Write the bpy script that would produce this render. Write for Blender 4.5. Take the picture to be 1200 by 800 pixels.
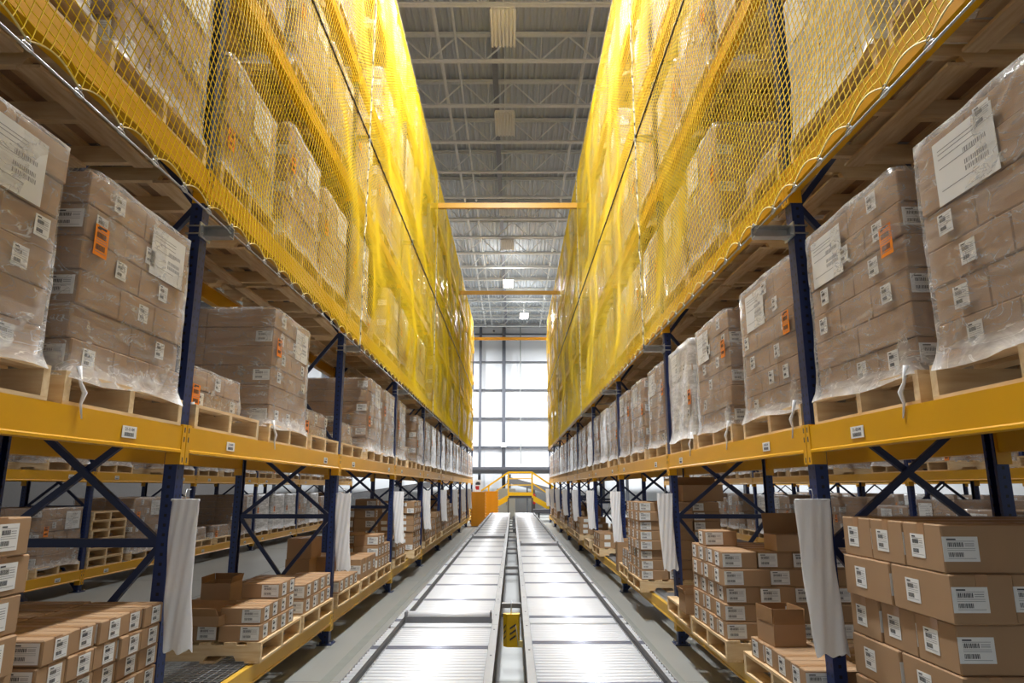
import bpy, math, random
import numpy as np
from mathutils import Vector, Matrix
random.seed(7)
for o in list(bpy.data.objects): bpy.data.objects.remove(o)
SC = bpy.context.scene; COL = SC.collection
H = 1.545                      # eye height; all heights below are above the floor
# ------------------------------------------------------------------ camera, world, lights, exposure
cam = bpy.data.cameras.new('camera'); camo = bpy.data.objects.new('camera', cam); COL.objects.link(camo)
cam.sensor_width = 36; cam.lens = 24.0; cam.clip_end = 200
camo.location = (0, 0, H); camo.rotation_euler = (math.radians(90 + 12.07), 0, 0.00125)
SC.camera = camo
W = bpy.data.worlds.new('world'); SC.world = W; W.use_nodes = True
W.node_tree.nodes['Background'].inputs[0].default_value = (.88, .94, 1.0, 1)
W.node_tree.nodes['Background'].inputs[1].default_value = 0.3
SC.view_settings.view_transform = 'Standard'; SC.view_settings.look = 'None'
SC.view_settings.exposure = 0.08; SC.view_settings.gamma = 1; SC.view_settings.use_curve_mapping = False
LAMP_ON = 420.0                # watts of each lit high-bay lamp
def area(name, loc, sx, sy, power, color=(.94, .975, 1.0)):
    l = bpy.data.lights.new(name, 'AREA'); l.shape = 'RECTANGLE'; l.size = sx; l.size_y = sy
    l.energy = power; l.color = color
    o = bpy.data.objects.new(name, l); COL.objects.link(o); o.location = loc
    return o
# ceiling lamps: (x, y, lit); strongest are unseen, added to brighten end wall
LAMPS = [(-.19, 12.1, 0), (-.2, 15.8, 0), (-.2, 21.2, 0), (-.2, 24.6, 0), (-.2, 29.7, 1), (.6, 35.7, 1),
         (-.2, 4.8, 1), (-.2, 8.2, 1),
         (-4.3, 5, 1), (-4.3, 12, 1), (-4.3, 19, 1), (-4.3, 26, 1), (-4.3, 39, 2), (4.4, 39, 2),
         (4.4, 5, 1), (4.4, 12, 1), (4.4, 19, 1), (4.4, 26, 1), (-9, 39, 2), (9, 39, 2)]
LAMP_Z = 9 + H

# ------------------------------------------------------------------ material helpers
def srgb(r, g, b):
    f = lambda c: (c / 255 / 12.92) if c <= 10 else ((c / 255 + .055) / 1.055) ** 2.4
    return (f(r), f(g), f(b), 1)
def mat(name, col, rough=.6, metal=0., noise=0., scale=8., stretch=(1, 1, 1), bump=0., spec=.5, col2=None, contrast=(.35, .65), coord='Object'):
    m = bpy.data.materials.new(name); m.use_nodes = True
    nt = m.node_tree; p = nt.nodes['Principled BSDF']
    p.inputs['Base Color'].default_value = col; p.inputs['Roughness'].default_value = rough
    p.inputs['Metallic'].default_value = metal; p.inputs['Specular IOR Level'].default_value = spec
    if noise or bump:
        tc = nt.nodes.new('ShaderNodeTexCoord'); mp = nt.nodes.new('ShaderNodeMapping')
        mp.inputs['Scale'].default_value = stretch
        nz = nt.nodes.new('ShaderNodeTexNoise'); nz.inputs['Scale'].default_value = scale; nz.inputs['Detail'].default_value = 4
        nt.links.new(tc.outputs[coord], mp.inputs[0]); nt.links.new(mp.outputs[0], nz.inputs[0])
        if noise:
            cr = nt.nodes.new('ShaderNodeValToRGB')
            c2 = col2 or tuple(c * (1 - noise) for c in col[:3]) + (1,)
            cr.color_ramp.elements[0].position = contrast[0]; cr.color_ramp.elements[1].position = contrast[1]
            cr.color_ramp.elements[0].color = c2; cr.color_ramp.elements[1].color = col
            nt.links.new(nz.outputs[0], cr.inputs[0]); nt.links.new(cr.outputs[0], p.inputs['Base Color'])
        if bump:
            b = nt.nodes.new('ShaderNodeBump'); b.inputs['Strength'].default_value = bump; b.inputs['Distance'].default_value = .01
            nt.links.new(nz.outputs[0], b.inputs['Height']); nt.links.new(b.outputs[0], p.inputs['Normal'])
    return m
def emis(name, col, s):
    m = bpy.data.materials.new(name); m.use_nodes = True; p = m.node_tree.nodes['Principled BSDF']
    p.inputs['Base Color'].default_value = col; p.inputs['Emission Color'].default_value = col; p.inputs['Emission Strength'].default_value = s
    return m
M = {}
M['card'] = mat('cardboard', srgb(174, 141, 108), .8, noise=.05, scale=5, stretch=(1, 1, .5), spec=.25)
M['card2'] = mat('cardboard_pale', srgb(182, 152, 124), .8, noise=.05, scale=4, stretch=(1, 1, 3), spec=.25)
M['card_in'] = mat('cardboard_inside', srgb(160, 124, 88), .85, noise=.08, spec=.2)
M['seam'] = mat('carton_seam', srgb(96, 68, 44), .9, spec=.1)
M['tape'] = mat('packing_tape', srgb(176, 134, 94), .35, noise=.1)
M['wood'] = mat('pallet_wood', srgb(238, 214, 174), .75, noise=.3, scale=4, stretch=(1, 9, 9), spec=.25, col2=srgb(222, 190, 144))
M['wood2'] = mat('pallet_wood_boards', srgb(234, 208, 168), .75, noise=.3, scale=4, stretch=(9, 1, 9), spec=.25, col2=srgb(214, 180, 134))
M['knot'] = mat('wood_knot', srgb(110, 70, 40), .8)
M['beam'] = mat('yellow_beam_paint', srgb(228, 168, 8), .38, noise=.06, scale=2)
M['beam_tan'] = mat('lower_beam_paint', srgb(226, 178, 62), .5, noise=.12, scale=2)
M['orange'] = mat('orange_label', srgb(255, 146, 8), .6, noise=.04)
M['white'] = mat('white_paper', srgb(238, 238, 236), .6, noise=.03)
M['ink'] = mat('label_ink', srgb(66, 66, 70), .7)
M['ink_soft'] = mat('label_ink_soft', srgb(150, 150, 152), .7)
M['net'] = mat('yellow_net_cord', srgb(255, 218, 6), .55, noise=.06, scale=20)
M['rope'] = mat('border_rope', srgb(248, 226, 150), .6, noise=.15, scale=60)
M['galv'] = mat('galvanised_steel', srgb(190, 192, 194), .35, metal=.7, noise=.18, scale=12)
M['steel'] = mat('frame_steel', srgb(158, 157, 156), .5, metal=.5, noise=.1, scale=6)
M['roller'] = mat('zinc_roller', srgb(246, 248, 252), .48, metal=.2)
M['dark'] = mat('dark_rubber', srgb(44, 42, 44), .6)
M['darkrod'] = mat('dark_axle', srgb(150, 153, 168), .4, metal=.3)
M['joist'] = mat('joist_paint', srgb(226, 226, 220), .6, noise=.06)
M['deck'] = mat('roof_deck_paint', srgb(184, 188, 190), .6)
M['brace'] = mat('brace_paint', srgb(38, 50, 88), .45)
M['plate'] = mat('plastic_sleeve', srgb(248, 248, 250), .4, bump=.15, scale=5)
M['lamp'] = mat('lamp_housing', srgb(225, 222, 214), .5)
M['tube_off'] = mat('lamp_tube_off', srgb(235, 232, 222), .3)
M['tube_on'] = emis('lamp_tube_on', (1, .98, .94, 1), 30)
M['girt'] = mat('wall_steel', srgb(88, 90, 98), .5)
M['mezz'] = mat('mezzanine_grey', srgb(128, 128, 132), .6, noise=.1)
M['safety'] = mat('safety_yellow', srgb(250, 200, 20), .45, noise=.05)
M['bin'] = mat('orange_bin_plastic', srgb(250, 170, 10), .4, noise=.06)
M['cab'] = mat('cabinet_grey', srgb(150, 152, 150), .5)
M['red'] = mat('red_paint', srgb(200, 30, 30), .4)
M['green'] = mat('green_tape', srgb(40, 130, 90), .5)
M['tray'] = mat('tray_grey', srgb(120, 122, 132), .5)
M['motor'] = mat('motor_grey', srgb(140, 142, 148), .4, metal=.3)
M['wire'] = mat('wire_deck_zinc', srgb(190, 190, 196), .4, metal=.5)
M['lace_w'] = mat('white_lacing', srgb(225, 222, 205), .6)

def mat_post():
    m = bpy.data.materials.new('blue_post_paint'); m.use_nodes = True; nt = m.node_tree; N = nt.nodes; L = nt.links
    p = N['Principled BSDF']; p.inputs['Roughness'].default_value = .42
    tc = N.new('ShaderNodeTexCoord'); sp = N.new('ShaderNodeSeparateXYZ'); L.new(tc.outputs['Object'], sp.inputs[0])
    def mth(op, a, b=None):
        n = N.new('ShaderNodeMath'); n.operation = op
        for i, v in enumerate((a, b)):
            if v is None: continue
            if isinstance(v, (int, float)): n.inputs[i].default_value = v
            else: L.new(v, n.inputs[i])
        return n.outputs[0]
    zf = mth('ABSOLUTE', mth('SUBTRACT', mth('FRACT', mth('DIVIDE', sp.outputs[2], .0508)), .5))
    hz = mth('LESS_THAN', zf, .16)
    hy = mth('LESS_THAN', mth('ABSOLUTE', mth('SUBTRACT', mth('ABSOLUTE', sp.outputs[1]), .022)), .0065)
    hx = mth('LESS_THAN', mth('ABSOLUTE', sp.outputs[0]), .008)
    face_x = mth('GREATER_THAN', mth('ABSOLUTE', sp.outputs[1]), .044)
    h = mth('MULTIPLY', hz, mth('MAXIMUM', hy, mth('MULTIPLY', hx, face_x)))
    mx = N.new('ShaderNodeMix'); mx.data_type = 'RGBA'; L.new(h, mx.inputs['Factor'])
    mx.inputs[6].default_value = srgb(30, 48, 98); mx.inputs[7].default_value = srgb(8, 10, 18)
    L.new(mx.outputs[2], p.inputs['Base Color'])
    return m
M['post'] = mat_post()
def mat_wrap(name, base, gain, white=(.86, .85, .84, 1)):
    m = bpy.data.materials.new(name); m.use_nodes = True; nt = m.node_tree; N = nt.nodes; L = nt.links
    p = N['Principled BSDF']; p.inputs['Base Color'].default_value = white; p.inputs['Roughness'].default_value = .14
    p.inputs['Specular IOR Level'].default_value = .6
    tr = N.new('ShaderNodeBsdfTransparent'); mix = N.new('ShaderNodeMixShader')
    tc = N.new('ShaderNodeTexCoord'); mp = N.new('ShaderNodeMapping'); mp.inputs['Scale'].default_value = (2.2, 2.2, 14)
    mp.inputs['Rotation'].default_value = (.16, .12, 0)
    nz = N.new('ShaderNodeTexNoise'); nz.inputs['Scale'].default_value = 1.6; nz.inputs['Detail'].default_value = 6; nz.inputs['Distortion'].default_value = .6
    L.new(tc.outputs['Object'], mp.inputs[0]); L.new(mp.outputs[0], nz.inputs[0])
    n2 = N.new('ShaderNodeTexNoise'); n2.inputs['Scale'].default_value = 3.0; n2.inputs['Detail'].default_value = 8; n2.inputs['Distortion'].default_value = 1.8
    L.new(tc.outputs['Object'], n2.inputs[0])
    r1 = N.new('ShaderNodeMapRange'); r1.inputs[1].default_value = .42; r1.inputs[2].default_value = .78; r1.inputs[3].default_value = 0; r1.inputs[4].default_value = gain
    L.new(nz.outputs[0], r1.inputs[0])
    r2 = N.new('ShaderNodeMapRange'); r2.inputs[1].default_value = .6; r2.inputs[2].default_value = .72; r2.inputs[3].default_value = base; r2.inputs[4].default_value = base + .28
    L.new(n2.outputs[0], r2.inputs[0])
    sp = N.new('ShaderNodeSeparateXYZ'); L.new(tc.outputs['Object'], sp.inputs[0])
    r3 = N.new('ShaderNodeMapRange'); r3.inputs[1].default_value = .26; r3.inputs[2].default_value = .12; r3.inputs[3].default_value = 0; r3.inputs[4].default_value = .3
    L.new(sp.outputs[2], r3.inputs[0])
    def add(a, b):
        n = N.new('ShaderNodeMath'); n.operation = 'ADD'; n.use_clamp = True; L.new(a, n.inputs[0]); L.new(b, n.inputs[1]); return n.outputs[0]
    lw = N.new('ShaderNodeLayerWeight'); lw.inputs[0].default_value = .5
    pw = N.new('ShaderNodeMath'); pw.operation = 'POWER'; L.new(lw.outputs['Facing'], pw.inputs[0]); pw.inputs[1].default_value = 5
    ml = N.new('ShaderNodeMath'); ml.operation = 'MULTIPLY'; L.new(pw.outputs[0], ml.inputs[0]); ml.inputs[1].default_value = .55
    n3 = N.new('ShaderNodeTexNoise'); n3.inputs['Scale'].default_value = 2.2; n3.inputs['Detail'].default_value = 3; n3.inputs['Distortion'].default_value = 2.6
    m3 = N.new('ShaderNodeMapping'); m3.inputs['Scale'].default_value = (1.3, 1.3, 3.2); m3.inputs['Rotation'].default_value = (.5, .4, 0)
    L.new(tc.outputs['Object'], m3.inputs[0]); L.new(m3.outputs[0], n3.inputs[0])
    d3 = N.new('ShaderNodeMath'); d3.operation = 'SUBTRACT'; L.new(n3.outputs[0], d3.inputs[0]); d3.inputs[1].default_value = .5
    a3 = N.new('ShaderNodeMath'); a3.operation = 'ABSOLUTE'; L.new(d3.outputs[0], a3.inputs[0])
    r4 = N.new('ShaderNodeMapRange'); r4.inputs[1].default_value = .016; r4.inputs[2].default_value = .0; r4.inputs[3].default_value = 0; r4.inputs[4].default_value = .38; L.new(a3.outputs[0], r4.inputs[0])
    f = add(add(add(add(r4.outputs[0], r1.outputs[0]), r2.outputs[0]), r3.outputs[0]), ml.outputs[0])
    L.new(f, mix.inputs[0]); L.new(tr.outputs[0], mix.inputs[1]); L.new(p.outputs[0], mix.inputs[2])
    bm_ = N.new('ShaderNodeBump'); bm_.inputs['Strength'].default_value = .9; bm_.inputs['Distance'].default_value = .025
    L.new(n2.outputs[0], bm_.inputs['Height']); L.new(bm_.outputs[0], p.inputs['Normal'])
    L.new(mix.outputs[0], N['Material Output'].inputs[0])
    return m
M['wrap'] = mat_wrap('stretch_film', .07, .3)
M['wrap_white'] = mat_wrap('dense_stretch_film', .55, .5, (.92, .92, .92, 1))
def mat_floor():
    m = mat('concrete', srgb(156, 157, 153), .35, noise=.16, scale=1.2, stretch=(1, .35, 1), contrast=(.3, .7))
    return m
M['floor'] = mat_floor()
M['wall'] = mat('white_wall_panel', srgb(238, 240, 243), .5, noise=.03, scale=1)
M['wall_dark'] = mat('side_wall_panel', srgb(84, 80, 78), .7, noise=.05)

# ------------------------------------------------------------------ mesh helpers
class MB:
    def __init__(s): s.v = []; s.f = []; s.m = []; s.mats = []
    def mi(s, m):
        if m not in s.mats: s.mats.append(m)
        return s.mats.index(m)
    def add(s, vs, fs, m):
        b = len(s.v); k = s.mi(m); s.v += [tuple(x) for x in vs]
        for f in fs: s.f.append(tuple(i + b for i in f)); s.m.append(k)
        return s
    def box(s, x0, x1, y0, y1, z0, z1, m, R=None):
        x0, x1 = min(x0, x1), max(x0, x1); y0, y1 = min(y0, y1), max(y0, y1)
        vs = [(x, y, z) for z in (z0, z1) for y in (y0, y1) for x in (x0, x1)]
        if R is not None: vs = [R @ Vector(v) for v in vs]
        return s.add(vs, [(0, 2, 3, 1), (4, 5, 7, 6), (0, 1, 5, 4), (1, 3, 7, 5), (3, 2, 6, 7), (2, 0, 4, 6)], m)
    def cbox(s, x0, x1, y0, y1, z0, z1, m, c=.004):      # chamfered box
        hx, hy, hz = (x1 - x0) / 2, (y1 - y0) / 2, (z1 - z0) / 2; cx, cy, cz = (x0 + x1) / 2, (y0 + y1) / 2, (z0 + z1) / 2
        vs = []; idx = {}
        for sx in (-1, 1):
            for sy in (-1, 1):
                for sz in (-1, 1):
                    for a in range(3):
                        h = [hx - c, hy - c, hz - c]; h[a] += c
                        idx[(sx, sy, sz, a)] = len(vs); vs.append((cx + sx * h[0], cy + sy * h[1], cz + sz * h[2]))
        fs = []
        I = lambda sx, sy, sz, a: idx[(sx, sy, sz, a)]
        for d in (-1, 1):
            f = [I(d, -1, -1, 0), I(d, 1, -1, 0), I(d, 1, 1, 0), I(d, -1, 1, 0)]; fs.append(f if d > 0 else f[::-1])
            f = [I(-1, d, -1, 1), I(-1, d, 1, 1), I(1, d, 1, 1), I(1, d, -1, 1)]; fs.append(f if d > 0 else f[::-1])
            f = [I(-1, -1, d, 2), I(1, -1, d, 2), I(1, 1, d, 2), I(-1, 1, d, 2)]; fs.append(f if d > 0 else f[::-1])
        for a, b in ((0, 1), (0, 2), (1, 2)):
            t = 3 - a - b
            for sa in (-1, 1):
                for sb in (-1, 1):
                    q = []
                    for st in (-1, 1):
                        k = [0, 0, 0]; k[a] = sa; k[b] = sb; k[t] = st; q.append(tuple(k))
                    fs.append([I(*q[0], a), I(*q[1], a), I(*q[1], b), I(*q[0], b)])
        for sx in (-1, 1):
            for sy in (-1, 1):
                for sz in (-1, 1): fs.append([I(sx, sy, sz, 0), I(sx, sy, sz, 1), I(sx, sy, sz, 2)])
        return s.add(vs, fs, m)
    def bar(s, a, b, w, h, m, up=(0, 0, 1)):
        a, b = Vector(a), Vector(b); d = (b - a).normalized(); u = Vector(up)
        if abs(d.dot(u)) > .98: u = Vector((1, 0, 0))
        r = d.cross(u).normalized(); u = r.cross(d)
        vs = [p + r * sx * w / 2 + u * sz * h / 2 for p in (a, b) for sx, sz in ((-1, -1), (1, -1), (1, 1), (-1, 1))]
        return s.add(vs, [(3, 2, 1, 0), (4, 5, 6, 7), (0, 1, 5, 4), (1, 2, 6, 5), (2, 3, 7, 6), (3, 0, 4, 7)], m)
    def tube(s, pts, r, m, n=8, cap=True, closed=False):
        pts = [Vector(p) for p in pts]; rings = []; vs = []; K = len(pts)
        for i, p in enumerate(pts):
            a = pts[(i - 1) % K] if closed else pts[max(i - 1, 0)]; b = pts[(i + 1) % K] if closed else pts[min(i + 1, K - 1)]
            d = (b - a).normalized(); u = Vector((0, 0, 1))
            if abs(d.z) > .9: u = Vector((1, 0, 0)) if not closed else Vector((0, 1, 0))
            q = d.cross(u).normalized(); w = q.cross(d)
            rr = r[i] if isinstance(r, (list, tuple)) else r
            vs += [p + (q * math.cos(t) + w * math.sin(t)) * rr for t in [2 * math.pi * j / n for j in range(n)]]
        fs = []
        for i in range(K if closed else K - 1):
            k = (i + 1) % K
            fs += [(i * n + j, i * n + (j + 1) % n, k * n + (j + 1) % n, k * n + j) for j in range(n)]
        if cap and not closed: fs += [tuple(range(n))[::-1], tuple((K - 1) * n + j for j in range(n))]
        return s.add(vs, fs, m)
    def prism(s, poly, axis, a, b, m):          # polygon in the two other axes, extruded from a to b
        n = len(poly)
        def P(p, t): return {0: (t, p[0], p[1]), 1: (p[0], t, p[1]), 2: (p[0], p[1], t)}[axis]
        vs = [P(p, a) for p in poly] + [P(p, b) for p in poly]
        fs = [tuple(range(n))[::-1], tuple(range(n, 2 * n))] + [(i, (i + 1) % n, (i + 1) % n + n, i + n) for i in range(n)]
        return s.add(vs, fs, m)
    def mesh(s, name, smooth=False):
        me = bpy.data.meshes.new(name); me.from_pydata(s.v, [], s.f)
        for m in s.mats: me.materials.append(M[m])
        me.polygons.foreach_set('material_index', s.m)
        if smooth: me.polygons.foreach_set('use_smooth', [True] * len(s.f))
        me.update(); return me
def ob(name, me, parent=None, loc=(0, 0, 0), rz=0.):
    o = bpy.data.objects.new(name, me); COL.objects.link(o); o.location = loc
    if rz: o.rotation_euler[2] = rz
    if parent is not None: o.parent = parent
    return o
def tag(o, label, cat, group=None, kind=None):
    o['label'] = label; o['category'] = cat
    if group: o['group'] = group
    if kind: o['kind'] = kind
    return o
def thing(name, label, cat, loc=(0, 0, 0), group=None, rz=0.):
    o = bpy.data.objects.new(name, None); COL.objects.link(o); o.location = loc; o.rotation_euler[2] = rz
    o.empty_display_size = .1
    return tag(o, label, cat, group)
KIDS = {}
def kid(name, me, parent, loc=(0, 0, 0), rz=0., label=None):
    o = ob(name, me, parent, loc, rz); KIDS.setdefault(parent.name, []).append(o)
    if label: o['label'] = label
    return o
def dup(src, loc, label, group=None, rz=None):
    def cp(o, par):
        c = o.copy(); COL.objects.link(c)
        if par is not None: c.parent = par
        for k in KIDS.get(o.name, []): KIDS.setdefault(c.name, []).append(cp(k, c))
        return c
    c = cp(src, None); c.location = loc
    if rz is not None: c.rotation_euler[2] = rz
    c['label'] = label
    if group: c['group'] = group
    return c
class Proto:                                     # the first placement uses the prototype itself, then copies
    def __init__(s, make): s.make = make; s.o = None
    def put(s, loc, label, group=None, rz=None):
        if s.o is None:
            s.o = s.make(); s.o.location = loc; s.o['label'] = label
            if group: s.o['group'] = group
            if rz is not None: s.o.rotation_euler[2] = rz
            return s.o
        return dup(s.o, loc, label, group, rz)
def struct(name, me, loc=(0, 0, 0)):
    o = ob(name, me, None, loc); o['kind'] = 'structure'; return o
ORD = ['nearest', 'second', 'third', 'fourth', 'fifth', 'sixth', 'seventh', 'eighth', 'ninth', 'tenth', 'eleventh', 'twelfth', 'thirteenth',
       'fourteenth', 'fifteenth', 'sixteenth', 'seventeenth', 'eighteenth', 'nineteenth', 'twentieth', 'twenty-first', 'twenty-second',
       'twenty-third', 'twenty-fourth', 'twenty-fifth', 'twenty-sixth', 'twenty-seventh', 'twenty-eighth', 'twenty-ninth', 'thirtieth']
def nth(i): return ORD[i] if i < len(ORD) else '%dth' % (i + 1)
SIDE = {-1: 'left', 1: 'right'}

# ------------------------------------------------------------------ dimensions of the racks
Y0, PITCH = 3.87, 3.51
XF = {-1: 1.89, 1: 1.70}                 # distance of the front post centre from the camera axis
DEPTH = 1.0
YK = lambda k: Y0 + PITCH * k
Z_B0 = .315; Z_B = [1.88, 3.42, 4.97, 6.50, 8.0]   # top of the lower shelf beam, then of each shelf above
BH = .145
END_Y, CEIL = 44.0, 10.6 + H

# ------------------------------------------------------------------ the building
b = MB(); b.box(-17, 17, -3, END_Y + .2, -.2, 0, 'floor')
struct('floor', b.mesh('floor'))
b = MB()
for x in (-1.53, 1.36): b.box(x - .045, x + .045, 1.5, 31, 0, .0015, 'girt')
M['line'] = mat('worn_floor_stripe', srgb(136, 139, 133), .5, noise=.14, scale=6)
b.mats = ['line']; struct('trim_1', b.mesh('worn_stripe'))
b = MB()
for y in np.arange(6, 43, 6.2): b.box(-16, 16, y, y + .008, 0, .001, 'seamf')
for x in (-4.6, 4.4): b.box(x, x + .01, -2, 43, 0, .001, 'seamf')
M['seamf'] = mat('floor_joint', srgb(120, 120, 116), .7); struct('trim_2', b.mesh('floor_joint'))
# end wall: ribbed white panels, steel columns and girts
b = MB(); b.box(-17, 17, END_Y, END_Y + .15, 0, CEIL + .2, 'wall')
for i in range(-16, 17): b.box(i + .35, i + .37, END_Y - .006, END_Y, 0, CEIL, 'wall')
struct('wall_end', b.mesh('wall_end'))
b = MB(); b.box(-17.2, -17, -3, END_Y, 0, CEIL, 'wall_dark'); struct('wall_left', b.mesh('wall_left'))
b = MB(); b.box(17, 17.2, -3, END_Y, 0, CEIL, 'wall'); struct('wall_right', b.mesh('wall_right'))
def zpix(v, y):                          # height of a point seen at row v at distance y
    t = (571 - v) / 818.; return H + t * .978 * y / (1 - .209 * t)
n = 3
for v, h in ((382, .09), (391, .09), (423.5, .07), (456, .07), (489.5, .08), (523.5, .1), (548, .12)):
    z = zpix(v, END_Y - .3)
    b = MB(); b.box(-16.9, 16.9, END_Y - .2, END_Y - .17, z - h / 2, z + h / 2, 'girt'); b.box(-16.9, 16.9, END_Y - .2, END_Y - .007, z + h / 2 - .02, z + h / 2, 'girt')
    struct('trim_%d' % n, b.mesh('girt')); n += 1
for x, w in ((-2.1, .16), (-.58, .22), (-7.2, .26), (-12, .26), (5.6, .26), (10.5, .26)):
    b = MB(); b.box(x - w / 2, x + w / 2, END_Y - .24, END_Y - .21, 0, CEIL - .3, 'girt'); b.box(x - w / 2, x + w / 2, END_Y - .5, END_Y - .47, 0, CEIL - .3, 'girt'); b.box(x - .02, x + .02, END_Y - .47, END_Y - .24, 0, CEIL - .3, 'girt')
    struct('trim_%d' % n, b.mesh('wall_column')); n += 1
b = MB(); b.tube([(.5, END_Y - .25, 3), (.5, END_Y - .25, CEIL - .2)], .035, 'cab', 8); struct('trim_%d' % n, b.mesh('wall_pipe')); n += 1
# corrugated roof deck
b = MB(); p = .16; poly = []; x = -17.
while x < 17:
    poly += [(x, CEIL), (x + .035, CEIL + .05), (x + .105, CEIL + .05), (x + .14, CEIL)]; x += p
k = b.mi('deck')
for (xa, za) in poly: b.v += [(xa, -3, za), (xa, END_Y, za)]
for i in range(len(poly) - 1): b.f.append((2 * i, 2 * i + 1, 2 * i + 3, 2 * i + 2)); b.m.append(k)
b.box(-17, 17, -3, END_Y, CEIL + .06, CEIL + .2, 'deck')
struct('ceiling', b.mesh('ceiling'))
# open web joists
def make_joist():
    t = thing('roof_joist', '', 'joist'); zt, zb = CEIL - .035, H + 9.85
    c = MB()
    for dz in (zt,):
        c.box(-16.9, 16.9, -.07, -.01, dz - .006, dz + .03, 'joist'); c.box(-16.9, 16.9, .01, .07, dz - .006, dz + .03, 'joist'); c.box(-16.9, 16.9, -.016, -.01, dz - .06, dz, 'joist'); c.box(-16.9, 16.9, .01, .016, dz - .06, dz, 'joist')
    kid('top_chord', c.mesh('top_chord'), t)
    c = MB(); c.box(-16.9, 16.9, -.07, -.01, zb - .01, zb, 'joist'); c.box(-16.9, 16.9, .01, .07, zb - .01, zb, 'joist'); c.box(-16.9, 16.9, -.016, -.01, zb, zb + .06, 'joist'); c.box(-16.9, 16.9, .01, .016, zb, zb + .06, 'joist')
    kid('bottom_chord', c.mesh('bottom_chord'), t)
    c = MB(); s = .66; i = 0; x = -16.5
    while x < 16:
        c.bar((x, 0, zb + .02), (x + s, 0, zt - .04), .03, .03, 'joist'); c.bar((x + s, 0, zt - .04), (x + 2 * s, 0, zb + .02), .03, .03, 'joist')
        c.bar((x, 0, zb + .02), (x + .03, 0, zt - .04), .025, .025, 'joist'); x += 2 * s
    kid('web', c.mesh('joist_web'), t)
    return t
J = Proto(make_joist)
ys = [14.4 + 1.94 * k for k in range(-3, 15)]
for i, y in enumerate(ys): J.put((0, y, 0), 'cream open-web steel roof joist spanning the ceiling, %s from the camera' % nth(i), 'roof joists across the ceiling')
PIPES = [(-1.75, 10.25, .045, 'cream pipe under the roof running down the hall above the left net'), (-1.35, 10.35, .03, 'thin cream conduit under the roof just right of the left pipe'),
         (1.75, 10.25, .045, 'cream pipe under the roof running down the hall above the right net'), (-.45, 10.4, .05, 'dark cable tray running over the row of ceiling lamps')]
for x, z, r, l in PIPES:
    b = MB()
    if r == .05: b.box(x - .07, x + .07, 6, END_Y - .6, z + H, z + H + .05, 'mezz')
    else: b.tube([(x, 6, z + H), (x, END_Y - .6, z + H)], r, 'joist', 8)
    tag(ob('cable_tray' if r == .05 else 'ceiling_pipe', b.mesh('ceiling_pipe')), l, 'cable tray' if r == .05 else 'pipe')
# high-bay lamps
def make_lamp(on):
    t = thing('high_bay_lamp', '', 'lamp')
    c = MB(); c.box(-.23, .23, -.58, .58, .04, .07, 'lamp'); c.box(-.07, .07, -.4, .4, .07, .14, 'lamp')
    for i in range(7): x = -.23 + i * .46 / 6; c.prism([(x - .006, .04), (x + .006, .04), (x + .02, .0), (x - .02, .0)], 1, -.58, .58, 'lamp')
    kid('reflector', c.mesh('lamp_reflector'), t)
    for i in range(6):
        x = -.19 + i * .0767; c = MB(); c.tube([(x, -.56, .02), (x, .56, .02)], .0125, 'tube_on' if on else 'tube_off', 8); kid('tube', c.mesh('lamp_tube', True), t)
    c = MB()
    for y in (-.5, .5): c.bar((0, y, .13), (0, y, 1.6), .012, .012, 'joist')
    kid('hanger', c.mesh('lamp_hanger'), t)
    return t
P_on, P_off = Proto(lambda: make_lamp(1)), Proto(lambda: make_lamp(0))
for i, (x, y, on) in enumerate(LAMPS):
    if abs(x) < 2 and y > 10:
        j = sum(1 for q in LAMPS if abs(q[0]) < 2 and 10 < q[1] < y)
        lab = '%s high-bay ceiling lamp over the aisle, %s in view' % ('glowing' if on else 'unlit white', nth(j))
    elif abs(x) < 2: lab = 'lit high-bay ceiling lamp over the aisle above camera, %.0f m along' % y
    else: lab = 'lit high-bay ceiling lamp over the %s, %s along' % ({-4: 'left side aisle', 4: 'right side aisle', -9: 'far left corner, added for end wall', 9: 'far right corner, added for end wall'}[int(x)], nth(sum(1 for q in LAMPS if int(q[0]) == int(x) and q[1] < y)))
    (P_on if on else P_off).put((x, y, LAMP_Z), lab, 'high-bay ceiling lamps')
    if on: area('lamp_light', (x, y, LAMP_Z - .03), .42, 1.1, LAMP_ON * (2.6 if on == 2 else .35 if abs(x) > 2 else 1.5 if y < 6 else 1.4 if y < 10 else 1.7))
    if on and y > 25:
        u = area('ceiling_fill_light', (x, y, LAMP_Z + .16), .4, 1.0, LAMP_ON * .08); u.rotation_euler[0] = math.pi  # added fill light aimed up to brighten the far ceiling

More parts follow.
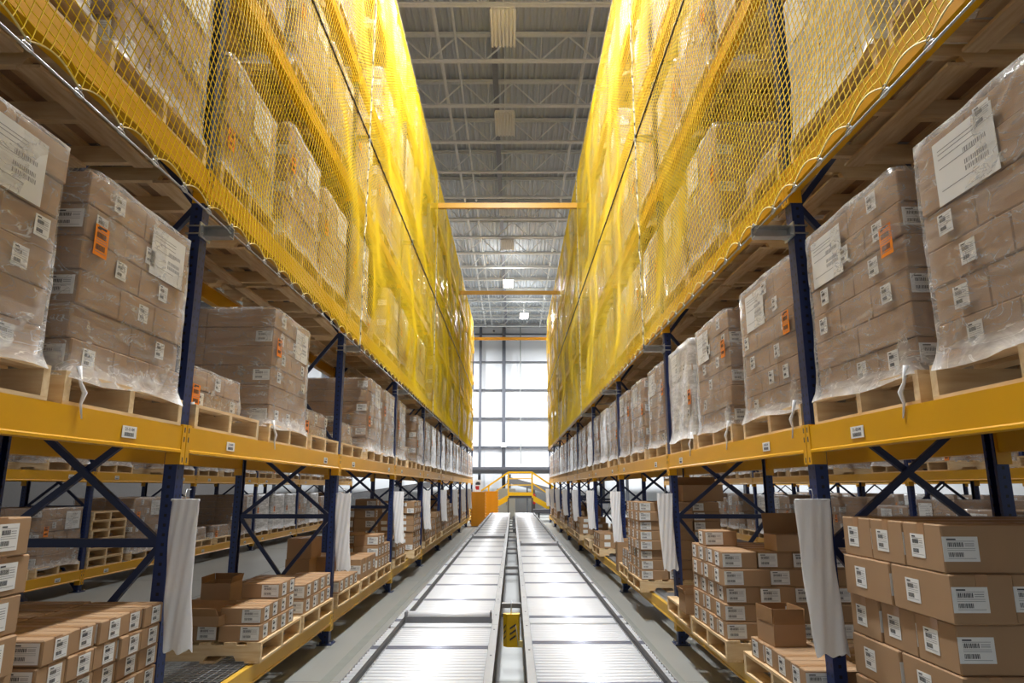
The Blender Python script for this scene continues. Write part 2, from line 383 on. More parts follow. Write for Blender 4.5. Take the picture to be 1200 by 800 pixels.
# ------------------------------------------------------------------ shared small meshes
def label_mesh(w, h, bg='white', bars=True, big=False):
    c = MB(); c.box(-w / 2, w / 2, -.0012, 0, -h / 2, h / 2, bg)
    y = -.0016; rr = random.Random(3)
    if bars and not big:
        for zc in (.18, -.22):
            x = -w * .36
            while x < w * (.05 if bg == 'white' else .3):
                ww = rr.choice((.012, .02, .03)) * w; c.box(x, x + ww, y, -.0012, (zc - .09) * h, (zc + .09) * h, 'ink'); x += ww + .018 * w
        c.box(-w * .38, -w * .12, y, -.0012, .36 * h, .42 * h, 'ink')
        for z in (.31, .02, -.06, -.38): c.box(-w * .38, w * .4, y, -.0012, z * h, (z + .018) * h, 'ink_soft')
        for z in (.12, .2): c.box(w * .12, w * .38, y, -.0012, z * h, (z + .03) * h, 'ink_soft')
        if bg == 'orange': c.box(-w * .3, w * .3, y, -.0012, .4 * h, .47 * h, 'ink')
    if big:
        for z in (.34, .28, .2, .05, -.3): c.box(-w * .42, w * .2, y, -.0012, z * h, (z + .012) * h, 'ink_soft')
        for zc in (.1, -.08, -.18):
            x = 0
            while x < w * .36:
                ww = rr.choice((.008, .014, .02)) * w; c.box(x, x + ww, y, -.0012, (zc - .035) * h, (zc + .035) * h, 'ink_soft'); x += ww + .014 * w
    return c.mesh('label')
LB = {'s': label_mesh(.085, .085), 'm': label_mesh(.13, .085), 'o': label_mesh(.1, .14, 'orange'), 'big': label_mesh(.34, .26, big=True), 'b': label_mesh(.1, .095), 'w': label_mesh(.085, .12)}
def carton_mesh(x, y, z, m='card', seams=True):
    c = MB(); c.cbox(-x / 2, x / 2, -y / 2, y / 2, 0, z, m, .005)
    if seams:
        if x > y: c.box(-x / 2 + .004, x / 2 - .004, -.0015, .0015, z, z + .0006, 'seam')
        else: c.box(-.0015, .0015, -y / 2 + .004, y / 2 - .004, z, z + .0006, 'seam')
    return c.mesh('carton')
def tape_mesh(x, y, z):
    c = MB(); w = .024; e = .0012
    if x > y:
        c.box(-x / 2 - e, x / 2 + e, -w, w, z, z + e, 'tape')
        for s in (-1, 1): c.box(s * x / 2, s * (x / 2 + e), -w, w, z - .05, z, 'tape')
    else:
        c.box(-w, w, -y / 2 - e, y / 2 + e, z, z + e, 'tape')
        for s in (-1, 1): c.box(-w, w, s * y / 2, s * (y / 2 + e), z - .05, z, 'tape')
    return c.mesh('tape')

# pallet: deck boards run along y (the aisle), stringers across, origin bottom centre
PX, PY, PZ = 1.14, 1.0, .14
def pallet_pieces():
    st = []
    for y in (-PY / 2 + .02, 0, PY / 2 - .02):
        a, bb, c0, d = -PX / 2, PX / 2, .016, .122
        poly = [(a, c0), (a + .17, c0), (a + .19, c0 + .035), (a + .38, c0 + .035), (a + .4, c0), (bb - .4, c0), (bb - .38, c0 + .035), (bb - .19, c0 + .035), (bb - .17, c0), (bb, c0), (bb, d), (a, d)]
        m = MB(); m.prism(poly[::-1], 1, y - .02, y + .02, 'wood'); st.append(m)
    top = []
    for i in range(7):
        x = -PX / 2 + .045 + i * (PX - .09) / 6; w = .045 if i not in (0, 6) else .055
        m = MB(); m.box(max(-PX / 2, x - w), min(PX / 2, x + w), -PY / 2, PY / 2, .122, .14, 'wood2'); top.append(m)
    bot = []
    for x in (-PX / 2 + .055, -.2, .2, PX / 2 - .055):
        m = MB(); m.box(x - .055, x + .055, -PY / 2, PY / 2, 0, .016, 'wood2'); bot.append(m)
    return st, top, bot
PP = pallet_pieces()
PMESH = [('stringer', m.mesh('stringer')) for m in PP[0]] + [('deck_board', m.mesh('deck_board')) for m in PP[1]] + [('bottom_board', m.mesh('bottom_board')) for m in PP[2]]
def merged(mbs, name='mesh'):
    c = MB()
    for m in mbs:
        for f, k in zip(m.f, m.m): pass
        base = len(c.v); c.v += m.v
        for f, k in zip(m.f, m.m): c.f.append(tuple(i + base for i in f)); c.m.append(c.mi(m.mats[k]))
    return c
PALLET_MB = merged(PP[0] + PP[1] + PP[2]); PALLET_ME = PALLET_MB.mesh('pallet')
def make_pallet():
    t = thing('wooden_pallet', '', 'pallet')
    for nme, me in PMESH: kid(nme, me, t)
    return t
P_pallet = Proto(make_pallet)
PAL_SIMPLE = Proto(lambda: tag(ob('wooden_pallet', PALLET_ME), '', 'pallet'))

# stretch film shell
def wrap_mesh(wx, wy, h, seed, z0=.115, flare=.02, name='wrap', m='wrap'):
    rr = np.random.RandomState(seed); rows = 16; per = []
    hx, hy, r = wx / 2, wy / 2, .03
    def seg(a, bq, n): return [(a[0] + (bq[0] - a[0]) * i / n, a[1] + (bq[1] - a[1]) * i / n) for i in range(n)]
    per += seg((hx, -hy + r), (hx, hy - r), 9) + seg((hx, hy - r), (hx - r, hy), 1) + seg((hx - r, hy), (-hx + r, hy), 9) + seg((-hx + r, hy), (-hx, hy - r), 1)
    per += seg((-hx, hy - r), (-hx, -hy + r), 9) + seg((-hx, -hy + r), (-hx + r, -hy), 1) + seg((-hx + r, -hy), (hx - r, -hy), 9) + seg((hx - r, -hy), (hx, -hy + r), 1)
    n = len(per); c = MB(); k = c.mi(m); ph = rr.rand(6) * 6.28
    for j in range(rows + 1):
        t = j / rows; z = z0 + (h - z0 + .006) * t
        for i, (x, y) in enumerate(per):
            a = 2 * math.pi * i / n
            off = .004 * math.sin(3 * a + ph[0] + 5 * t) + .003 * math.sin(9 * a + ph[1] - 7 * t) + .003 * rr.rand() + .006
            if t < .12: off += flare * (1 - t / .12) ** 2 + .004 * math.sin(17 * a)
            s = 1 + off / max(hx, hy)
            c.v.append((x * s + (.0 if abs(x) < hx - .04 else math.copysign(off * .4, x)), y * s + (0 if abs(y) < hy - .04 else math.copysign(off * .4, y)), z + (.012 * math.sin(5 * a + ph[2]) if j == 0 else 0)))
    for j in range(rows):
        for i in range(n): c.f.append((j * n + i, j * n + (i + 1) % n, (j + 1) * n + (i + 1) % n, (j + 1) * n + i)); c.m.append(k)
    b0 = len(c.v); cx = [(x * .8, y * .8, h + .008) for x, y in per]; c.v += cx
    for i in range(n): c.f.append((rows * n + i, rows * n + (i + 1) % n, b0 + (i + 1) % n, b0 + i)); c.m.append(k)
    return c.mesh(name, True)

# pallet loads ------------------------------------------------------------------------
CARTONS = {}
def carton(x, y, z, m='card2'):
    key = (round(x, 3), round(y, 3), round(z, 3), m)
    if key not in CARTONS: CARTONS[key] = carton_mesh(x, y, z, m, seams=False)
    return CARTONS[key]
def layer_layout(wx, wy, alt):
    if alt: nx, ny = 2, 2
    else: nx, ny = 2, 3
    return [(-wx / 2 + (i + .5) * wx / nx, -wy / 2 + (j + .5) * wy / ny, wx / nx, wy / ny) for i in range(nx) for j in range(ny)]
def make_load(s, seed, layers=6, lh=.152, detail=2, wx=1.08, wy=.93, dense=False, big=True, orange=True, film=True):
    """s: which side of the aisle (its aisle face looks to -s in x)."""
    rr = random.Random(seed); t = thing('wrapped_pallet_load', '', 'pallet load')
    pal = kid('pallet', PALLET_ME if detail < 2 else PP_BODY, t)
    if detail == 2:
        for nme, me in PMESH[3:]: kid(nme, me, pal)
    m = 'card2'; top = PZ + layers * lh; jit = []
    for L in range(layers): jit.append((rr.uniform(-.008, .008), rr.uniform(-.008, .008)))
    if detail >= 1:
        for L in range(layers):
            for (x, y, cx, cy) in layer_layout(wx, wy, (L + seed) % 2):
                kid('carton', carton(cx - .002, cy - .002, lh - .003, m), t, (x + jit[L][0], y + jit[L][1], PZ + L * lh))
    else:
        c = MB()
        for L in range(layers):
            for (x, y, cx, cy) in layer_layout(wx, wy, (L + seed) % 2):
                x += jit[L][0]; y += jit[L][1]
                if abs(x) + cx / 2 < wx / 2 - .1 and abs(y) + cy / 2 < wy / 2 - .1: continue
                c.cbox(x - cx / 2 + .003, x + cx / 2 - .003, y - cy / 2 + .003, y + cy / 2 - .003, PZ + L * lh, PZ + L * lh + lh - .003, m, .006)
        kid('carton_stack', c.mesh('carton_stack'), t)
    ra = math.pi / 2 * (-s)            # turns a label to face the aisle
    ax = -s * (wx / 2 + .011)
    def lab(kind, u, z, face='a', l=None):
        e = .011 if kind == 'o' else 0
        if face == 'a': kid('shipping_label', LB[kind], t, (ax - s * e, u, z), ra, l)
        else: kid('shipping_label', LB[kind], t, (-s * u, -wy / 2 - .011 - e, z), 0, l)
    for L in range(layers):
        z = PZ + (L + .5) * lh
        for u in ((-.33, .0, .33) if (L + seed) % 2 == 0 else (-.22, .24)):
            if big and layers > 3 and L >= layers - 2 and u > 0: continue
            if rr.random() < (.7 if detail else .5): lab('s', u + rr.uniform(-.05, .05), z, 'a')
        if (L + seed) % 2 == 0: lab('m', wx / 2 - .07, z, 'n')
        if detail and (L + seed) % 2 == 1 and rr.random() < .6: lab('m', rr.choice((.1, -.15, .3)), z, 'n')
    if big and layers > 3:
        lab('big', rr.choice((.16, .22)), top - .18, 'a', 'large white shipping sheet')
    if orange: lab('o', -wy / 2 + .09, PZ + (layers - 2.6 + rr.choice((-1, 0, .6)) if layers > 3 else .6) * lh, 'a', 'orange label')
    if film: kid('stretch_wrap', wrap_mesh(wx + .01, wy + .01, top, seed, m='wrap_white' if dense else 'wrap'), t)
    if detail == 2:                      # loose tails of film
        c = MB(); x = -s * (wx / 2 + .03); y = -wy / 2 + .04
        pts = [(x, y, .17), (x - s * .01, y + .01, .1), (x - s * .02, y + .03, .06), (x - s * .015, y + .02, .01), (x - s * .018, y + .035, -.05)]
        c.tube(pts, [.012, .007, .011, .006, .003], 'plate', 6)
        kid('film_tail', c.mesh('film_tail', True), t)
    return t
PP_BODY = merged(PP[0]).mesh('pallet_stringers')
LOADX = {-1: -(1.845 + .57), 1: 1.665 + .57}
OFF = [.6, 1.835, 2.93]
_pf = {}
def load_proto(key, **kw):
    if key not in _pf: _pf[key] = Proto(lambda: make_load(**kw))
    return _pf[key]
def yaw_jit(): return random.uniform(-.012, .012)
WD = ['lowest', 'second', 'third', 'fourth', 'fifth']
def put_load(s, z, k, j, label, typ, var, xs=None, group=None, detail=None):
    y = YK(k) + OFF[j] + random.uniform(-.02, .02); x = (LOADX[s] if xs is None else xs)
    kw = dict(s=s, seed=var, detail=detail)
    if typ == 'low': kw.update(layers=2, lh=.125, big=False, wx=.9, wy=.8)
    if typ == 'white': kw.update(dense=True)
    if typ == 'mid': kw.update(layers=5, lh=.16)
    if typ == 'tall': kw.update(layers=6, lh=.165)
    return load_proto((s, typ, var, detail), **kw).put((x, y, z), label, group, yaw_jit())

# main racks, shelf of wrapped loads at head height
types = {(-1, 0, 0): 'low', (-1, 0, 2): 'low', (-1, 1, 0): 'low', (-1, 2, 1): 'low', (1, 0, 2): 'white', (-1, 3, 1): 'white', (-1, 4, 0): 'white', (1, 2, 1): 'white', (1, 3, 0): 'white', (1, 4, 1): 'white', (-1, 5, 1): 'white',
         (-1, 4, 2): 'white', (1, 5, 2): 'white'}
TDESC = {'full': 'wrapped pallet of brown cartons', 'low': 'low wrapped pallet of cartons', 'white': 'white-filmed pallet of cartons', 'mid': 'five-layer wrapped pallet', 'tall': 'taller wrapped pallet of cartons'}
for s in (-1, 1):
    i = 0
    for k in range(-1, 8):
        for j in range(3):
            if k == -1 and j == 0: continue
            typ = types.get((s, k, j), 'full')
            put_load(s, Z_B[0], k, j, '%s at head height on the %s rack, %s from camera' % (TDESC[typ], SIDE[s], nth(i)), typ, (i * 7 + s) % 4, group='wrapped loads at head height', detail=2 if k < 1 else (1 if k < 4 else 0))
            i += 1
# shelves behind the nets
rl = random.Random(11)
for s in (-1, 1):
    for lv in range(1, 5):
        i = 0
        for k in range(-1 if lv == 1 else 0, 8):
            for j in range(3):
                r = rl.random()
                if r < .06 and not (lv == 1 and k < 1): continue
                typ = 'low' if r < .11 else 'mid' if r < .3 else 'white' if r < .36 else 'tall' if r < .55 and lv < 4 else 'full'
                put_load(s, Z_B[lv], k, j, '%s behind the %s net, %s shelf, %s along' % (TDESC[typ], SIDE[s], WD[lv - 1], nth(i)), typ, rl.randrange(3), group='loads behind the %s net' % SIDE[s], detail=0)
                i += 1

# ------------------------------------------------------------------ rack steelwork
def post_mb(h):
    c = MB(); w, d, t = .09, .07, .004     # front face looks to -x and +x (symmetric C with lips)
    c.box(-d / 2, -d / 2 + t, -w / 2, w / 2, 0, h, 'post'); c.box(-d / 2, d / 2, -w / 2, -w / 2 + t, 0, h, 'post'); c.box(-d / 2, d / 2, w / 2 - t, w / 2, 0, h, 'post')
    c.box(d / 2 - t, d / 2, -w / 2, -w / 2 + .022, 0, h, 'post'); c.box(d / 2 - t, d / 2, w / 2 - .022, w / 2, 0, h, 'post')
    return c
def make_frame(s, h, depth=DEPTH):
    t = thing('upright_frame', '', 'rack frame')
    me = post_mb(h).mesh('post')
    pf = kid('post', me, t, (0, 0, 0), math.pi if s < 0 else 0)       # closed face towards the aisle
    pb = kid('post', me, t, (s * depth, 0, 0), 0 if s < 0 else math.pi)
    fp = MB(); fp.box(-.075, .075, -.085, .085, 0, .01, 'brace')
    for sx in (-1, 1):
        for sy in (-1, 1): fp.tube([(sx * .058, sy * .066, .01), (sx * .058, sy * .066, .03)], .008, 'galv', 6)
    fpm = fp.mesh('foot_plate')
    kid('foot_plate', fpm, t); kid('foot_plate', fpm, t, (s * depth, 0, 0))
    z = 0.05; first = True
    a, bq = s * .03, s * (depth - .03)
    levels = [.05, 1.25, 2.02] + [2.02 + 1.2 * i for i in range(1, 8)]
    for i, (z0, z1) in enumerate(zip(levels[:-1], levels[1:])):
        if z1 > h: break
        c = MB(); c.bar((a, -.012, z0), (bq, -.012, z1), .03, .035, 'brace'); kid('diagonal_brace', c.mesh('brace'), t)
        c = MB(); c.bar((a, .02, z1), (bq, .02, z0), .03, .035, 'brace'); kid('diagonal_brace', c.mesh('brace'), t)
        if i in (0, 3, 6):
            c = MB(); c.bar((a, 0, z1), (bq, 0, z1), .05, .045, 'brace'); kid('horizontal_brace', c.mesh('brace'), t)
    return t
FR = {s: Proto(lambda s=s: make_frame(s, 8.9)) for s in (-1, 1)}
for s in (-1, 1):
    for i, k in enumerate(range(-1, 9)):
        FR[s].put((s * XF[s], YK(k), 0), 'tall blue perforated rack frame on the %s of the aisle, %s from camera' % (SIDE[s], nth(i)), 'upright frames of the %s rack' % SIDE[s])
def make_beam(s, mt='beam', h=BH, L=PITCH, front=True):
    """origin: post centre line at the near end, top of the beam; face towards -s."""
    t = thing('shelf_beam', '', 'beam')
    f = -s; c = MB(); a, e = .047, L - .047
    x0 = f * .005; x1 = f * .048                   # step beam profile
    prof = [(x0, 0), (x1, 0), (x1 , -h + .018), (x1 + f * .006, -h + .012), (x1 + f * .006, -h), (x0 - f * .02, -h), (x0 - f * .02, -.04), (x0, -.04)]
    if f > 0: prof = prof[::-1]
    c.prism(prof, 1, a, e, mt)
    kid('beam_bar', c.mesh('beam_bar'), t)
    c = MB()
    for (y0, y1, ys_) in ((.004, .046, .046), (L - .046, L - .004, L - .05)):
        c.box(f * .038, f * .052, y0, y1, -h - .065, 0.01, mt)
        c.box(f * -.03, f * .052, ys_, ys_ + .004, -h - .065, .01, mt)
        for z in (-h - .04, -h / 2, -.02):
            c.box(f * .052, f * .0525, (y0 + y1) / 2 - .006, (y0 + y1) / 2 + .006, z - .014, z + .014, 'ink')
    kid('end_connector', c.mesh('end_connector'), t)
    return t
BM = {}
def beam(s, x, y, z, label, group, mt='beam', h=BH, facing=None):
    f = facing or s; key = (f, mt, h)
    if key not in BM: BM[key] = Proto(lambda: make_beam(f, mt, h))
    return BM[key].put((x, y, z), label, group)
LVN = ['head-height shelf', 'first shelf behind net', 'second shelf behind net', 'third shelf behind net', 'top shelf behind net']
front_beams = {}
for s in (-1, 1):
    for k in range(-1, 8):
        for lv in range(-1, 5):
            z = Z_B0 if lv < 0 else Z_B[lv]; mt = 'beam_tan' if lv < 0 else 'beam'; nm = 'floor-level shelf' if lv < 0 else LVN[lv]; hh = .12 if lv < 0 else BH
            bb = beam(s, s * XF[s], YK(k), z, 'yellow front beam of %s, %s rack, %s bay' % (nm, SIDE[s], nth(k + 1)), 'front beams of the %s rack' % SIDE[s], mt, hh)
            if lv == 0: front_beams[(s, k)] = bb
            if lv <= 1 or k < 4:
                beam(s, s * (XF[s] + DEPTH), YK(k), z, 'yellow rear beam of %s, %s rack, %s bay' % (nm, SIDE[s], nth(k + 1)), 'rear beams of the %s rack' % SIDE[s], mt, hh, facing=-s)
# bin labels on the head-height beams, with code and bar code
def text_mesh(txt, size):
    cu = bpy.data.curves.new('t', 'FONT'); cu.body = txt; cu.size = size; cu.extrude = .0003; cu.align_x = 'CENTER'; cu.align_y = 'CENTER'; cu.resolution_u = 2
    o = bpy.data.objects.new('t', cu); COL.objects.link(o); bpy.context.view_layer.update()
    me = bpy.data.meshes.new_from_object(o.evaluated_get(bpy.context.evaluated_depsgraph_get())); bpy.data.objects.remove(o); me.materials.clear(); me.materials.append(M['ink']); return me
def bin_plate(): 
    c = MB(); c.box(-.062, .062, -.002, 0, -.028, .028, 'white'); x = -.042; rr = random.Random(5)
    while x < .04:
        w = rr.choice((.0015, .003, .004)); c.box(x, x + w, -.0024, -.002, -.021, -.003, 'ink'); x += w + .0022
    return c.mesh('bin_label')
BP = bin_plate()
for s in (-1, 1):
    for k in range(-1, 5):
        for j, (dy, cd) in enumerate(((.62, 1), (2.93, 4))):
            root = front_beams[(s, k)]
            if k < 2:
                code = '21-%02d-%02d' % ((11 - k - 1) if s < 0 else (2 + k + 1), cd)
                pl = kid('bin_label', BP, root, (-s * .05, dy, -.075), math.pi / 2 * -s)
                tm = kid('label_text', text_mesh(code, .022), pl, (0, -.0025, .012)); tm.rotation_euler = (math.pi / 2, 0, 0)
            else: kid('bin_label', BP, root, (-s * .05, dy, -.075), math.pi / 2 * -s)
# wire decks of the floor-level shelf
def make_wire():
    t = thing('wire_deck', '', 'wire shelf'); c = MB(); c2 = MB()
    for i in range(17): x = .03 + i * (DEPTH - .08) / 16; c.bar((x, .06, .004), (x, 3.45, .004), .004, .004, 'wire')
    y = .06
    while y < 3.45: c2.bar((.0, y, .009), (DEPTH - .04, y, .009), .005, .005, 'wire'); y += .052
    kid('long_wires', c.mesh('wires'), t); kid('cross_wires', c2.mesh('wires'), t)
    return t
WDk = {1: Proto(make_wire)}
for s in (-1, 1):
    for k in range(-1, 8):
        x = 1.72 if s > 0 else -1.91 - DEPTH + .06
        WDk[1].put((x, YK(k), Z_B0 - .002), 'galvanised wire deck on floor-level shelf of %s rack, %s bay' % (SIDE[s], nth(k + 1)), 'wire decks')

# ------------------------------------------------------------------ floor-level shelf: pallets and boxes
BOX = []           # (depth, pos, dims, s, labeltext, look)
PAL = {-1: 0, 1: 0}
def shelf_pallet(s, y, dx=0.):
    """near edge y; returns origin (x of the aisle edge, y near edge, z top)"""
    i = PAL[s]; PAL[s] += 1
    x = s * (1.80 if s < 0 else 1.56) + s * (PX / 2) + dx
    P_pallet.put((x, y + PY / 2, Z_B0 + .012), 'pale wooden pallet on the %s floor-level shelf, %s from the camera' % (SIDE[s], nth(i)), 'pallets on the floor-level shelf', random.uniform(-.02, .02))
    return (x - s * PX / 2, y, Z_B0 + .012 + PZ, i)
LY = ['bottom', 'second', 'third', 'fourth', 'fifth', 'sixth', 'seventh', 'eighth', 'ninth', 'tenth']
CO = ['aisle side', 'second row in', 'third row in', 'back row', 'rear row', 'last row']
def boxes(s, pal, dims, cells, mirror=False, inset=.02, ysh=0., labels=('a',), extra=''):
    """cells: list of (ix, iy, layer); ix counts away from the aisle, iy away from the camera"""
    x0, y0, z0, pi = pal; bx, by, bz = dims
    for (ix, iy, L) in cells:
        jx, jy = random.uniform(-.006, .006), random.uniform(-.005, .005)
        off = .012 * ((L * 7 + ix) % 3 - 1)
        x = x0 + s * (inset + (ix + .5) * bx + off * .6) + jx; y = y0 + ysh + .03 + (iy + .5) * by + off + jy; z = z0 + L * bz
        lab = 'brown box, %s layer, %s, %s along%s, %s pallet, %s floor-level shelf' % (LY[int(L)], CO[int(ix)], nth(int(iy)) if iy >= 1 else 'first', extra, nth(pi), SIDE[s])
        BOX.append((y, ix, iy, (pi, s), (x, y, z), (bx - .006, by - .006, bz - .002), s, lab, labels, random.uniform(-.015, .015)))
def grid(nx, ny, nz, z0=0): return [(i, j, L) for L in range(z0, z0 + nz) for i in range(nx) for j in range(ny)]
# left
p = shelf_pallet(-1, 1.72); boxes(-1, p, (.36, .31, .139), grid(2, 3, 7))
p = shelf_pallet(-1, 2.79); boxes(-1, p, (.36, .188, .1), grid(3, 5, 5))
p = shelf_pallet(-1, 5.19); boxes(-1, p, (.3, .2, .115), grid(3, 3, 1) + [(0, 3, 0), (0, 0, 1), (0, 1, 1), (0, 2, 1), (0, 3, 1), (2, 0, 1), (2, 1, 1), (0, 2, 2), (0, 3, 2)], labels=('a', 'n'))
p34 = p
p = shelf_pallet(-1, 6.24); boxes(-1, p, (.32, .23, .125), grid(3, 4, 1) + [(0, 0, 1), (0, 1, 1), (0, 2, 1), (0, 3, 1), (1, 1, 1), (1, 2, 1)], labels=('a', 'n'))
p = shelf_pallet(-1, 7.44); boxes(-1, p, (.3, .22, .13), [(0, 0, 0), (0, 1, 0), (0, 2, 0), (0, 3, 0), (1, 0, 0), (1, 1, 0)])
p = shelf_pallet(-1, 8.5); boxes(-1, p, (.34, .3, .24), [(0, 1, 0), (0, 2, 0), (1, 1, 0), (1, 2, 0), (0, 0, 0)]); boxes(-1, p, (.3, .44, .24), [(2, 0, 0), (2, 0, 1), (2, 1, 0)], labels=(), extra=' plain')
p = shelf_pallet(-1, 9.55); boxes(-1, p, (.33, .24, .15), grid(2, 4, 2) + [(0, 1, 2), (1, 1, 2), (0, 0, 2), (1, 2, 2)])
p = shelf_pallet(-1, 10.95); boxes(-1, p, (.33, .3, .15), [(1, 0, L) for L in range(6)] + [(1, 1, L) for L in range(6)] + [(2, 0, L) for L in range(5)] + grid(1, 3, 2))
p = shelf_pallet(-1, 12.5, .06); boxes(-1, p, (.33, .235, .104), grid(3, 4, 8))
rb = random.Random(5)
for k, f, nz in ((3, .1, 6), (3, 1.2, 3), (3, 2.3, 4), (4, .1, 5), (4, 1.2, 7), (4, 2.3, 5), (5, .1, 6), (5, 1.2, 8), (6, .1, 8), (6, 1.2, 6), (7, .1, 7)):
    p = shelf_pallet(-1, YK(k) + f); boxes(-1, p, (.34, .31, .125), [(i, j, L) for L in range(nz) for i in range(2) for j in range(3) if not (L == nz - 1 and rb.random() < .4)])
# right
p = shelf_pallet(1, 2.77, .12)
for L in range(5): boxes(1, p, (.37, .285, .187) if L % 2 == 0 else (.25, .43, .187), [(i, j, L) for i in range(3 if L % 2 == 0 else 4) for j in range(3 if L % 2 == 0 else 2)])
p = shelf_pallet(1, 3.95); boxes(1, p, (.34, .22, .12), [(0, 0, 0), (0, 1, 0), (0, 2, 0), (0, 3, 0), (1, 0, 0), (1, 1, 0), (1, 2, 0), (2, 0, 0)], ysh=-.02); p42 = p
p = shelf_pallet(1, 5.24, -.03); boxes(1, p, (.26, .225, .123), [c for L in (0, 2, 4) for c in grid(4, 4, 1, L)] + [(0, 2, 5)], labels=('a', 'n'))
boxes(1, p, (.347, .3, .123), [c for L in (1, 3) for c in grid(3, 3, 1, L)])
p = shelf_pallet(1, 6.32); boxes(1, p, (.3, .22, .12), [(1, 1, 0), (1, 2, 0), (2, 1, 0)]); p45 = p
p = shelf_pallet(1, 8.55, -.04); boxes(1, p, (.33, .31, .113), grid(3, 3, 8), labels=('a', 'n'))
p = shelf_pallet(1, 9.57); boxes(1, p, (.26, .22, .12), grid(2, 3, 2) + [(1, 0, 2)])
p = shelf_pallet(1, 12.9); boxes(1, p, (.34, .3, .13), grid(3, 3, 2) + [(1, 0, 2), (1, 1, 2), (1, 2, 2), (1, 1, 3)])
for k, f, nz in ((3, .1, 1), (3, 2.3, 3), (4, .1, 5), (4, 1.2, 2), (5, .1, 6), (5, 1.2, 3), (6, .1, 6), (6, 1.2, 4), (7, .1, 5)):
    p = shelf_pallet(1, YK(k) + f); boxes(1, p, (.34, .31, .125), [(i, j, L) for L in range(nz) for i in range(2) for j in range(3) if not (L == nz - 1 and rb.random() < .4)])
# boxes deep inside a stack that no side of the stack shows are left out
def buried(b):
    _, ix, iy, pk, p, d = b[:6]
    if ix < 1 or iy < 1: return False
    cov = [(-.3, -.3), (.3, -.3), (-.3, .3), (.3, .3)]
    for fx, fy in cov:
        qx, qy = p[0] + fx * d[0], p[1] + fy * d[1]
        if not any(c[3] == pk and abs(c[4][2] - p[2] - d[2]) < .02 and abs(c[4][0] - qx) < c[5][0] / 2 + .02 and abs(c[4][1] - qy) < c[5][1] / 2 + .02 for c in BOX): return False
    return True
BOX = [b for b in BOX if not buried(b)]
BOX.sort(key=lambda b: b[0])
print('boxes', len(BOX))
_bp = {}
def box_proto(dims, s, labels):
    key = (tuple(round(d, 3) for d in dims), s, labels)
    if key in _bp: return _bp[key]
    x, y, z = dims
    def make():
        t = thing('cardboard_box', '', 'box'); kid('box_body', carton_mesh(x, y, z), t); kid('packing_tape', tape_mesh(x, y, z), t)
        ra = math.pi / 2 * -s; w = .05
        hh = min(z * .8, .095); L_ = 'b'
        sc = hh / .095
        if 'a' in labels:
            l = kid('shipping_label', LB['b'], t, (-s * (x / 2 + .0006), y * .12, z * .5), ra); l.scale = (sc, 1, sc)
            l = kid('shipping_label', LB['b'], t, (s * (x / 2 - .07 if x > .2 else 0) * -1, -y / 2 - .0006, z * .5), 0); l.scale = (sc * 1.4, 1, sc)
        return t
    _bp[key] = Proto(make); return _bp[key]
rest = MB()
seen = {}
for i, (dy, _ix, _iy, _pk, pos, dims, s, lab, labels, rz) in enumerate(BOX):
    if i < 300: box_proto(dims, s, labels).put(pos, lab, 'brown boxes on the floor-level shelves', rz)
    else:
        x, y, z = pos; a, c_, h_ = dims
        rest.cbox(x - a / 2, x + a / 2, y - c_ / 2, y + c_ / 2, z, z + h_, 'card', .004)
        rest.box(x - s * (a / 2), x - s * (a / 2 + .001), y - .03, y + .05, z + h_ * .2, z + h_ * .8, 'white')
        rest.box(x - .08, x + .03, y - c_ / 2 - .001, y - c_ / 2, z + h_ * .2, z + h_ * .8, 'white')
if len(BOX) > 300: tag(ob('cardboard_boxes', rest.mesh('cardboard_boxes')), 'mass of small brown boxes stacked on the far floor-level shelves', 'boxes', kind='stuff')
# open boxes
def open_box(x, y, z, w, d, h, flaps, label, rz=0., fl=.12):
    t = thing('open_cardboard_box', label, 'box', (x, y, z), rz=rz); c = MB(); th = .006
    c.box(-w / 2, w / 2, -d / 2, d / 2, 0, th, 'card_in'); c.box(-w / 2, -w / 2 + th, -d / 2, d / 2, th, h, 'card'); c.box(w / 2 - th, w / 2, -d / 2, d / 2, th, h, 'card')
    c.box(-w / 2 + th, w / 2 - th, -d / 2, -d / 2 + th, th, h, 'card'); c.box(-w / 2 + th, w / 2 - th, d / 2 - th, d / 2, th, h, 'card')
    kid('box_body', c.mesh('open_box'), t)
    for (sx, sy), ang in flaps.items():
        c = MB(); a = math.radians(ang)
        if sx: p0 = Vector((sx * w / 2, 0, h)); p1 = p0 + Vector((sx * math.sin(a), 0, math.cos(a))) * fl; c.bar(p0, p1, .005, d - .01, 'card_in', up=(0, 1, 0))
        else: p0 = Vector((0, sy * d / 2, h)); p1 = p0 + Vector((0, sy * math.sin(a), math.cos(a))) * fl; c.bar(p0, p1, w - .01, .005, 'card_in', up=(0, math.cos(a), -math.sin(a) * sy))
        kid('flap', c.mesh('flap'), t)
    return t
zp = Z_B0 + .012 + PZ
open_box(-2.42, 5.98, zp + .115, .23, .3, .2, {(-1, 0): 4, (1, 0): 12, (0, 1): -10}, 'open empty brown box with flaps up at the back of the left pallet', .06, .05)
open_box(-2.25, 5.25, zp + .115, .36, .2, .07, {(0, -1): 40, (0, 1): 30}, 'low opened box lying behind the near boxes on left pallet', -.1, .08)
o_ = open_box(1.70, 4.62, zp + .12, .2, .26, .13, {(1, 0): 5, (0, 1): 0, (0, -1): 0, (-1, 0): 0}, 'tall open tray box on the near right pallet beside the white sleeve', .05, .09)
open_box(1.60, 6.42, zp, .19, .24, .16, {(-1, 0): 20, (1, 0): 10, (0, -1): -2, (0, 1): 5}, 'small open brown box standing at edge of the right shelf', .0, .05)
open_box(2.15, 5.36, zp + .615, .42, .24, .12, {(0, 1): 10, (1, 0): 10}, 'opened box with raised flaps on top of the near right stack', .03, .15)
